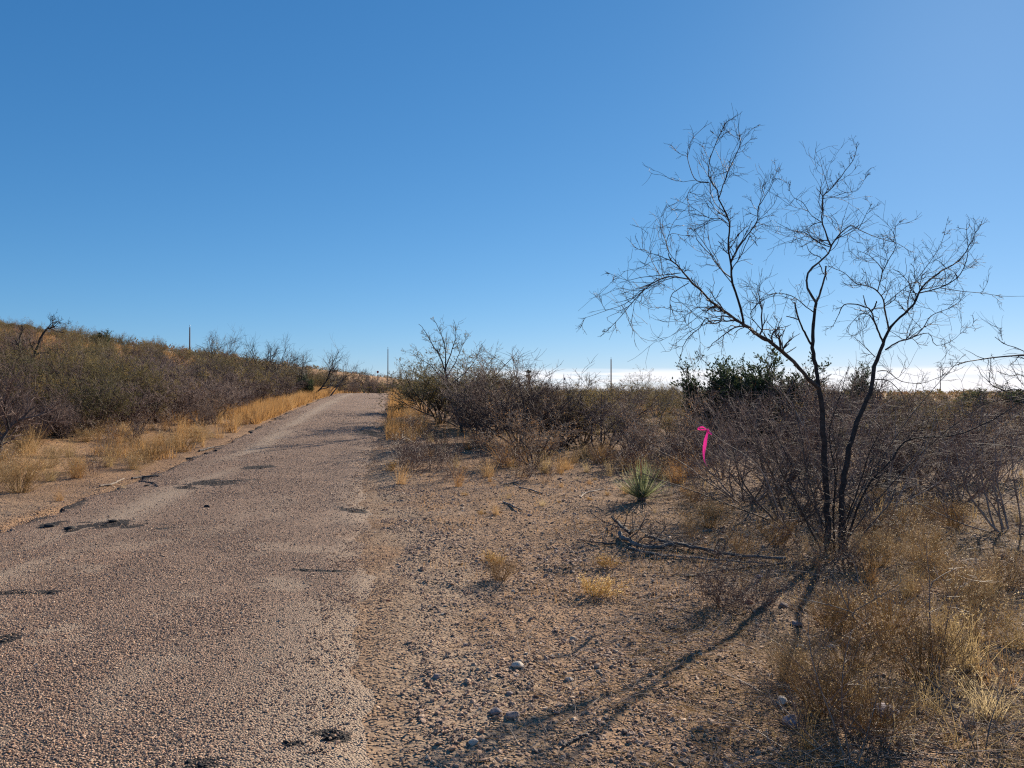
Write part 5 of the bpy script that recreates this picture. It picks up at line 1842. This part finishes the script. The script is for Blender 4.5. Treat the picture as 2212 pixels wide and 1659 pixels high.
sapling('low red-brown thorny bush at the bottom edge right of the dead stick', (1905, 1640),
        [([(1900, 1645), (1880, 1600), (1850, 1560), (1800, 1530)], .0035, .001, .1), ([(1910, 1645), (1930, 1580), (1925, 1520)], .0035, .001, .2), ([(1915, 1645), (1960, 1600), (2010, 1570)], .003, .001, .2)],
        seed=6, tw=10, sub=.2)

sapling('spreading thorny grey bush with long low twigs at the bottom right corner', (2120, 1640),
        [([(2120, 1650), (2080, 1560), (2030, 1490), (1960, 1430)], .004, .0012, .3), ([(2125, 1650), (2140, 1560), (2170, 1480)], .004, .0012, .3), ([(2120, 1650), (2030, 1610), (1930, 1590), (1840, 1560)], .0035, .001, .2),
         ([(2130, 1650), (2180, 1600), (2215, 1540)], .0035, .001, .2)], seed=11, mat='twig_grey', tw=11, sub=.24)
sapling('low tangle of grey twigs in front of the mesquite foot', (1850, 1290),
        [([(1850, 1292), (1800, 1255), (1740, 1235), (1670, 1232)], .004, .0012, .2), ([(1850, 1292), (1900, 1240), (1960, 1200)], .004, .0012, .2), ([(1855, 1292), (1850, 1230), (1830, 1180)], .0035, .001, .2),
         ([(1845, 1292), (1770, 1290), (1700, 1300)], .0035, .001, -.1)], seed=12, mat='twig_grey', tw=10, sub=.3)
sapling('thin red-brown thorny bush left of the mauve stone', (1760, 1500),
        [([(1760, 1502), (1730, 1440), (1680, 1390), (1640, 1370)], .0035, .001, .2), ([(1762, 1502), (1770, 1430), (1790, 1370)], .0035, .001, .2), ([(1758, 1502), (1690, 1480), (1610, 1475)], .003, .001, .1)], seed=13, tw=10, sub=.22)

# thorny branches reaching in from a shrub whose base is outside the right edge
def cr(x, y):
    return 1990.8 + x * .2, 663.6 + y * .2


TB = on_ground(2330, 1240)
e = link('thorny_shrub', None, TB, label='thorny bare shrub reaching long spiny branches in from the right edge', cat='shrub')
rr_ = np.random.default_rng(91)
tg = Geo()
for (pts, r0, r1, dy) in (
        ([(1700, 2880), (1680, 2000), (1600, 1200), (1400, 600), (1106, 525), (920, 530), (760, 545), (540, 580), (420, 600), (372, 625)], .020, .003, -.4),
        ([(1650, 1600), (1400, 700), (1106, 480), (1000, 430), (900, 400), (790, 320)], .010, .0025, .1), ([(872, 357), (858, 290), (848, 225)], .0025, .0015, 0),
        ([(1500, 900), (1106, 555), (1010, 580), (965, 620)], .006, .002, -.2), ([(1690, 2300), (1400, 1050), (1106, 900), (850, 910), (720, 930), (660, 905), (510, 880)], .012, .002, .3),
        ([(1690, 2500), (1350, 1200), (1106, 985), (900, 1000), (770, 1020), (620, 1075)], .010, .002, .5), ([(1690, 2700), (1400, 1700), (1106, 1530), (700, 1480), (500, 1475)], .010, .002, .6),
        ([(1690, 2700), (1400, 1500), (1106, 1380), (940, 1365)], .007, .002, .2), ([(1500, 1000), (1106, 745), (960, 740), (810, 690)], .006, .002, .0),
        ([(1300, 1000), (1090, 830), (1000, 690), (960, 625)], .004, .0018, .1), ([(1200, 980), (830, 880), (700, 780), (640, 720), (603, 630)], .004, .0015, .4),
        ([(900, 900), (740, 820), (745, 640), (752, 500)], .004, .0015, .5), ([(840, 880), (770, 760), (760, 640)], .003, .0012, .5)):
    n_ = len(pts)
    P = polyline([at(*cr(*p_), TB[1] + dy * k_ / (n_ - 1)) for k_, p_ in enumerate(pts)], 22) - TB
    R = np.linspace(r0, r1, 22)
    link('stem', Geo().tubes(P[None], R[None], 5).mesh('spiny_branch', [M['twig_dark']]), parent=e)
    P2, R2 = grow(rr_, P[None], R[None], 6, .3, 1, .08, .3, (.4, 1.0), 6, .04, .18, .6, .0016, True)
    th, thr = grow(rr_, np.concatenate([P[None], P[None] * 1.0]), np.concatenate([R[None], R[None]]), 12, .3, 1, .012, .03, (.9, 1.4), 2, 0, 0, .8, .0014, True, .3)
    tg.tubes(P2, R2, 3).tubes(th, thr, 3)
link('twigs', tg.mesh('spiny_twigs', [M['twig_dark']]), parent=e)

# ------------------------------------------------------------------ fallen branches and sticks
def ground_line(pts, lift):
    out = []
    for (px, py) in pts:
        p_ = on_ground(px, py)
        out.append(p_ + UP * lift)
    return out


def fallen(name, label, cat, lines, mat='dead_wood', tw=0, seed=3):
    rr2 = np.random.default_rng(seed)
    first = on_ground(*lines[0][0][0])
    e = link(name, None, first, label=label, cat=cat)
    tg_ = Geo()
    for j_, (pts, r0, r1, lift) in enumerate(lines):
        P_ = polyline(ground_line(pts, lift), 18) - first
        P_ += rr2.normal(0, r0 * .3, P_.shape)
        R_ = np.linspace(r0, r1, 18) * (1 + rr2.normal(0, .08, 18))
        g_ = Geo().tubes(P_[None], R_[None], 7)
        for end in (0, -1):
            ring = g_.v[0][:7] if end == 0 else g_.v[0][-7:]
            tri = [(a2, (a2 + 1) % 7, 7) if end else ((a2 + 1) % 7, a2, 7) for a2 in range(7)]
            g_.raw(np.vstack([ring, P_[end][None]]), t=tri)
        link('branch' if j_ else 'stem', g_.mesh(name + '_piece', [M[mat]]), parent=e)
        if tw:
            P2_, R2_ = grow(rr2, P_[None], R_[None], tw, .1, 1, .1, .45, (.4, 1.2), 6, .0, .2, .4, .0022, True)
            P3_, R3_ = grow(rr2, P2_, R2_, 3, .2, 1, .3, .7, (.4, 1.1), 4, .0, .2, .7, .0016)
            tg_.tubes(P2_, R2_, 3).tubes(P3_, R3_, 3)
    if tw:
        link('twigs', tg_.mesh(name + '_twigs', [M[mat]]), parent=e)
    return e


fallen('fallen_branch', 'dark forked fallen branch lying on the ground left of the mesquite base', 'branch',
       [([(1335, 1158), (1355, 1172), (1400, 1190), (1470, 1185), (1540, 1200), (1620, 1210), (1700, 1215)], .026, .014, .03), ([(1322, 1136), (1342, 1155), (1360, 1172)], .014, .02, .10),
        ([(1395, 1170), (1440, 1182), (1500, 1196), (1560, 1206)], .018, .012, .06), ([(1360, 1190), (1420, 1205), (1500, 1212), (1580, 1218), (1650, 1222)], .014, .007, .02),
        ([(1330, 1180), (1290, 1178), (1250, 1170)], .010, .003, .02)], tw=16)
fallen('fallen_branch', 'long thin fallen branch in front of the dark forked one', 'branch',
       [([(1480, 1250), (1560, 1236), (1630, 1228), (1700, 1222)], .011, .005, .015), ([(1450, 1244), (1530, 1246), (1600, 1242)], .006, .003, .01)], tw=10, seed=4)
for (pts, r0, mt, lb) in (([(1086, 1086), (1106, 1095), (1128, 1105)], .016, 'dead_wood', 'grey broken stick on the gravel, nearer of the two straight ones'),
                          ([(1120, 1054), (1148, 1061), (1172, 1069)], .018, 'dead_wood', 'grey broken stick on the gravel, farther of the two straight ones'),
                          ([(1254, 1076), (1262, 1068), (1280, 1063), (1296, 1060), (1325, 1056)], .011, 'pale_wood', 'pale curved root lying on the dirt left of the yucca'),
                          ([(1088, 1048), (1110, 1044), (1125, 1048)], .014, 'dead_wood', 'short dark stick below the vase-shaped shrub'),
                          ([(1215, 1618), (1240, 1606), (1290, 1585)], .008, 'dead_wood', 'dark thin stick by the tree shadow at the bottom'),
                          ([(1262, 1150), (1285, 1140), (1300, 1130)], .006, 'pale_wood', 'thin pale twig on the gravel left of the fallen branch'),
                          ([(1240, 1100), (1262, 1094), (1290, 1096)], .005, 'dead_wood', 'thin dark twig on the dirt below the pale root'),
                          ([(215, 1052), (245, 1047), (268, 1036)], .02, 'pale_wood', 'bleached stick on the soil left of the road'),
                          ([(285, 1035), (310, 1032), (345, 1030)], .02, 'dead_wood', 'grey stick lying along the left edge of the road'),
                          ([(430, 976), (447, 972), (462, 968)], .03, 'dead_wood', 'dark stick among dry tufts at the left road edge'),
                          ([(300, 1040), (330, 1044), (342, 1052)], .012, 'dead_wood', 'short forked stick by the bleached sticks at left')):
    fallen('stick', lb, 'stick', [(pts, r0, r0 * .6, r0 * .8)], mt)

# ------------------------------------------------------------------ stones one can point to
def rock(seed, flat=.65):
    import bmesh
    bm = bmesh.new()
    bmesh.ops.create_icosphere(bm, subdivisions=3, radius=.5)
    rr2 = np.random.default_rng(seed)
    pl = norm(rr2.normal(size=(14, 3)))
    off = rr2.uniform(.28, .46, 14)
    for v_ in bm.verts:
        p_ = np.array(v_.co)
        for a2, o2 in zip(pl, off):
            dd = p_ @ a2 - o2
            if dd > 0:
                p_ = p_ - a2 * dd * .92
        p_ = p_ + rr2.normal(0, .008, 3)
        v_.co = (p_[0] * 1.2, p_[1], p_[2] * flat)
    me = bpy.data.meshes.new('rock')
    bm.to_mesh(me)
    bm.free()
    return me


M['rock_pale'] = plain_mat('pale_rock', (.52, .43, .34), .85, .2, 0, .25, 9)
M['rock_grey'] = plain_mat('grey_rock', (.26, .20, .18), .85, .2, 0, .3, 9)
M['rock_mauve'] = plain_mat('mauve_rock', (.24, .19, .20), .8, .25, 0, .3, 6)
M['rock_red'] = plain_mat('rusty_rock', (.26, .13, .085), .85, .2, 0, .3, 9)
ROCKS = [(1121, 1443, .075, 'rock_pale', 'flat cream stone alone on the gravel in the lower middle'), (1072, 1540, .062, 'rock_grey', 'brown stone left of its twin near the tree shadow'),
         (1105, 1552, .068, 'rock_grey', 'brown stone right of its twin near the tree shadow'), (1022, 1612, .045, 'rock_pale', 'rounded tan stone near the bottom edge in the middle'),
         (1912, 1548, .13, 'rock_mauve', 'large mauve stone half hidden in dry weeds in the right foreground'), (1715, 1570, .10, 'rock_mauve', 'greyish stone under red-brown twigs at the bottom right'),
         (1690, 1520, .07, 'rock_pale', 'pale stone under thorny twigs at the bottom right'), (944, 1467, .045, 'rock_grey', 'dark little stone on the sandy patch'),
         (1100, 1500, .04, 'rock_grey', 'small grey stone left above the tree shadow'), (1720, 1352, .075, 'rock_grey', 'dark stone at the far end of the trunk shadow'),
         (1694, 1312, .075, 'rock_grey', 'brown stone behind the trunk shadow on the gravel'), (1618, 1302, .07, 'rock_red', 'reddish stone among the gravel in front of the mesquite'),
         (1780, 1335, .075, 'rock_red', 'rusty stone below the grey sapling twigs'), (1795, 1400, .05, 'rock_pale', 'cream stone right of the trunk shadow'),
         (1730, 1400, .05, 'rock_pale', 'cream stone beside the wide trunk shadow'), (2165, 1205, .09, 'rock_red', 'rust-coloured stone on sunny dirt near the right edge'),
         (1040, 1585, .03, 'rock_red', 'small rusty stone on the sand near the bottom'), (838, 1300, .035, 'rock_red', 'small red-brown stone at the road shoulder'),
         (1005, 1395, .04, 'rock_grey', 'flat brown stone above the sandy patch'), (1230, 1470, .045, 'rock_pale', 'small pale stone on the dirt right of the cream one'),
         (1330, 1410, .04, 'rock_pale', 'pale pebble on dark gravel left of the shadow'), (1640, 1250, .07, 'rock_mauve', 'purplish stone in front of the fallen branch'),
         (1210, 1035, .08, 'rock_grey', 'grey stone on the dirt in front of the thicket'), (1145, 1115, .06, 'rock_grey', 'brown stone near the straight sticks')]
for j, (px, py, s_, mt, lb) in enumerate(ROCKS):
    me = rock(600 + j)
    me.materials.append(M[mt])
    p_ = on_ground(px, py)
    link('stone', me, (p_[0], p_[1], p_[2] + s_ * .12), j * 1.3, s_, None, lb, 'stone')
for j, (px, py, s_, lb) in enumerate(((242, 1128, .10, 'crumbled tar lump at the far end of the left dark patch'), (150, 1143, .12, 'larger tar lump below the dark patch at the left road edge'),
                                     (105, 1138, .13, 'black tar lump at the outer left road edge'), (447, 1095, .09, 'single tar lump on the grey road between the dark patches'),
                                     (318, 1050, .08, 'small tar lump left of the upper dark patch'), (465, 975, .12, 'tar lump at the crumbling left road edge by dry tufts'))):
    me = rock(660 + j, .5)
    me.materials.append(M['tar'])
    p_ = on_ground(px, py)
    link('tar_lump', me, (p_[0], p_[1], p_[2] + s_ * .1), j * 1.1, s_, None, lb, 'tar lump')

# ------------------------------------------------------------------ poles, sign, antenna and palm far off
def cyl(p0, p1, r0, r1, sides=10):
    P_ = np.stack([np.array(p0, float) * (1 - f_) + np.array(p1, float) * f_ for f_ in np.linspace(0, 1, 4)])[None]
    return P_, np.linspace(r0, r1, 4)[None]


def pole(px, top_py, Y_, label, extra=None, r=.15, mat='pole'):
    top_ = at(px, top_py, Y_)
    zb = gz(top_[0], Y_) - .3
    h_ = top_[2] - zb
    e = link('utility_pole', None, (top_[0], Y_, zb), label=label, cat='utility pole')
    P_, R_ = cyl((0, 0, 0), (0, 0, h_), r * 1.15, r * .8)
    g_ = Geo().tubes(P_, R_, 10)
    g_.raw(np.vstack([g_.v[0][-10:], [[0, 0, h_ + .02]]]), t=[(a2, (a2 + 1) % 10, 10) for a2 in range(10)])
    link('shaft', g_.mesh('pole_shaft', [M[mat]]), parent=e)
    P_, R_ = cyl((0, 0, h_ - .05), (0, 0, h_ + .38), .05, .035)
    g_ = Geo().tubes(P_, R_, 6)
    P_, R_ = cyl((0, 0, h_ + .3), (0, 0, h_ + .5), .09, .05)
    g_.tubes(P_, R_, 8)
    link('insulator', g_.mesh('pole_insulator', [M['metal']]), parent=e)
    if extra == 'can':
        P_, R_ = cyl((.42, 0, h_ - 2.5), (.42, 0, h_ - 1.3), .3, .3)
        link('transformer', Geo().tubes(P_, R_, 12).box((.14, 0, h_ - 1.9), (.3, .1, .5)).mesh('pole_transformer', [M['metal']]), parent=e)
    if extra == 'arm':
        link('crossarm', Geo().box((-.15, -.2, h_ - .35), (1.9, .12, .14)).mesh('pole_crossarm', [M['pole']]), parent=e)
    return e


pole(410, 707, 165, 'brown wooden pole on the left hill skyline', r=.14)
pole(838, 754, 190, 'wooden pole rising beyond the road crest', r=.12)
pole(1320, 776, 200, 'pale wooden pole in front of the cloud bank at centre right', r=.17, mat='pole_pale')
pole(1218, 809, 330, 'short distant pole with a transformer can', 'can', r=.16)
pole(2031, 797, 250, 'thin pole with a small crossarm seen behind the mesquite twigs at right', 'arm', r=.13)

q_ = at(816, 803.4, 150)
zb = gz(q_[0], 150)
e = link('road_sign', None, (q_[0], 150, zb), label='tiny dark red octagonal road sign above shrubs beyond the road crest', cat='road sign')
P_, R_ = cyl((0, 0, -.2), (0, 0, q_[2] - zb + .2), .035, .035)
link('post', Geo().tubes(P_, R_, 6).mesh('sign_post', [M['metal']]), parent=e)
a_ = (np.arange(8) + .5) * PI / 4
r_ = .24
ring = np.stack([r_ * np.cos(a_), a_ * 0 - .05, r_ * np.sin(a_) + q_[2] - zb], 1)
v = np.vstack([ring, ring + np.array([0, .02, 0]), [[0, -.05, q_[2] - zb]], [[0, -.03, q_[2] - zb]]])
link('sign_plate', Geo().raw(v, q=[(i_, (i_ + 1) % 8, 8 + (i_ + 1) % 8, 8 + i_) for i_ in range(8)], t=[(i_, (i_ + 1) % 8, 16) for i_ in range(8)] + [(8 + (i_ + 1) % 8, 8 + i_, 17) for i_ in range(8)]).mesh('sign_plate', [M['sign_red']], False), parent=e)

q_ = at(1250.5, 818, 240)
zb = gz(q_[0], 240)
hh_ = q_[2] - zb
e = link('antenna', None, (q_[0], 240, zb), label='thin mast antenna with short arms against the cloud bank', cat='antenna')
P_, R_ = cyl((0, 0, -.2), (0, 0, hh_), .045, .035)
link('mast', Geo().tubes(P_, R_, 6).mesh('antenna_mast', [M['metal']]), parent=e)
g_ = Geo()
for w_, dz in ((1.5, 0), (1.1, -.35)):
    P_, R_ = cyl((-w_ / 2 + .2, 0, hh_ + dz - .05), (w_ / 2 + .2, 0, hh_ + dz + .02), .03, .03)
    g_.tubes(P_, R_, 5)
for k_ in range(6):
    P_, R_ = cyl((-.5 + k_ * .25, -.3, hh_), (-.5 + k_ * .25, .3, hh_), .018, .018)
    g_.tubes(P_, R_, 4)
link('arms', g_.mesh('antenna_arms', [M['metal']]), parent=e)

q_ = at(1143, 806, 230)
zb = gz(q_[0], 230)
hh_ = q_[2] - zb
e = link('palm_tree', None, (q_[0], 230, zb), label='small fan palm standing up on the skyline right of the leafy tree', cat='palm')
P_, R_ = cyl((0, 0, -.3), (0, 0, hh_ - .3), .32, .26)
link('trunk', Geo().tubes(P_, R_, 10).mesh('palm_trunk', [M['pole']]), parent=e)
rg = np.random.default_rng(71)
fr = Geo()
for k_ in range(34):
    ph, elv = rg.uniform(0, 2 * PI), math.radians(rg.uniform(-35, 85))
    d = np.array([math.cos(ph) * math.cos(elv), math.sin(ph) * math.cos(elv), math.sin(elv)])
    base_ = np.array([0, 0, hh_ - .3]) + d * .7
    P_, R_ = cyl((0, 0, hh_ - .35), base_, .03, .02)
    fr.tubes(P_, R_, 4)
    sd_ = norm(np.cross(d, UP) + .01)
    fan = np.linspace(-1.2, 1.2, 13)
    dirs = d[None] * np.cos(fan)[:, None] + sd_[None] * np.sin(fan)[:, None]
    fr.cards(np.repeat(base_[None], 13, 0), dirs - UP * .12, np.cross(dirs, np.cross(d, sd_)[None] + 0 * dirs), np.full(13, .85), np.full(13, .13))
link('crown', fr.mesh('palm_crown', [M['palm']], False), parent=e)
sk = Geo()
n = 120
a_ = rg.uniform(0, 2 * PI, n)
pos = np.stack([.28 * np.cos(a_), .28 * np.sin(a_), hh_ - rg.uniform(.4, 1.6, n)], 1)
sk.cards(pos, np.stack([np.cos(a_) * .35, np.sin(a_) * .35, -np.ones(n)], 1), np.stack([-np.sin(a_), np.cos(a_), a_ * 0], 1), np.full(n, .8), np.full(n, .2))
link('dead_fronds', sk.mesh('palm_skirt', [M['leaf_brown']], False), parent=e)
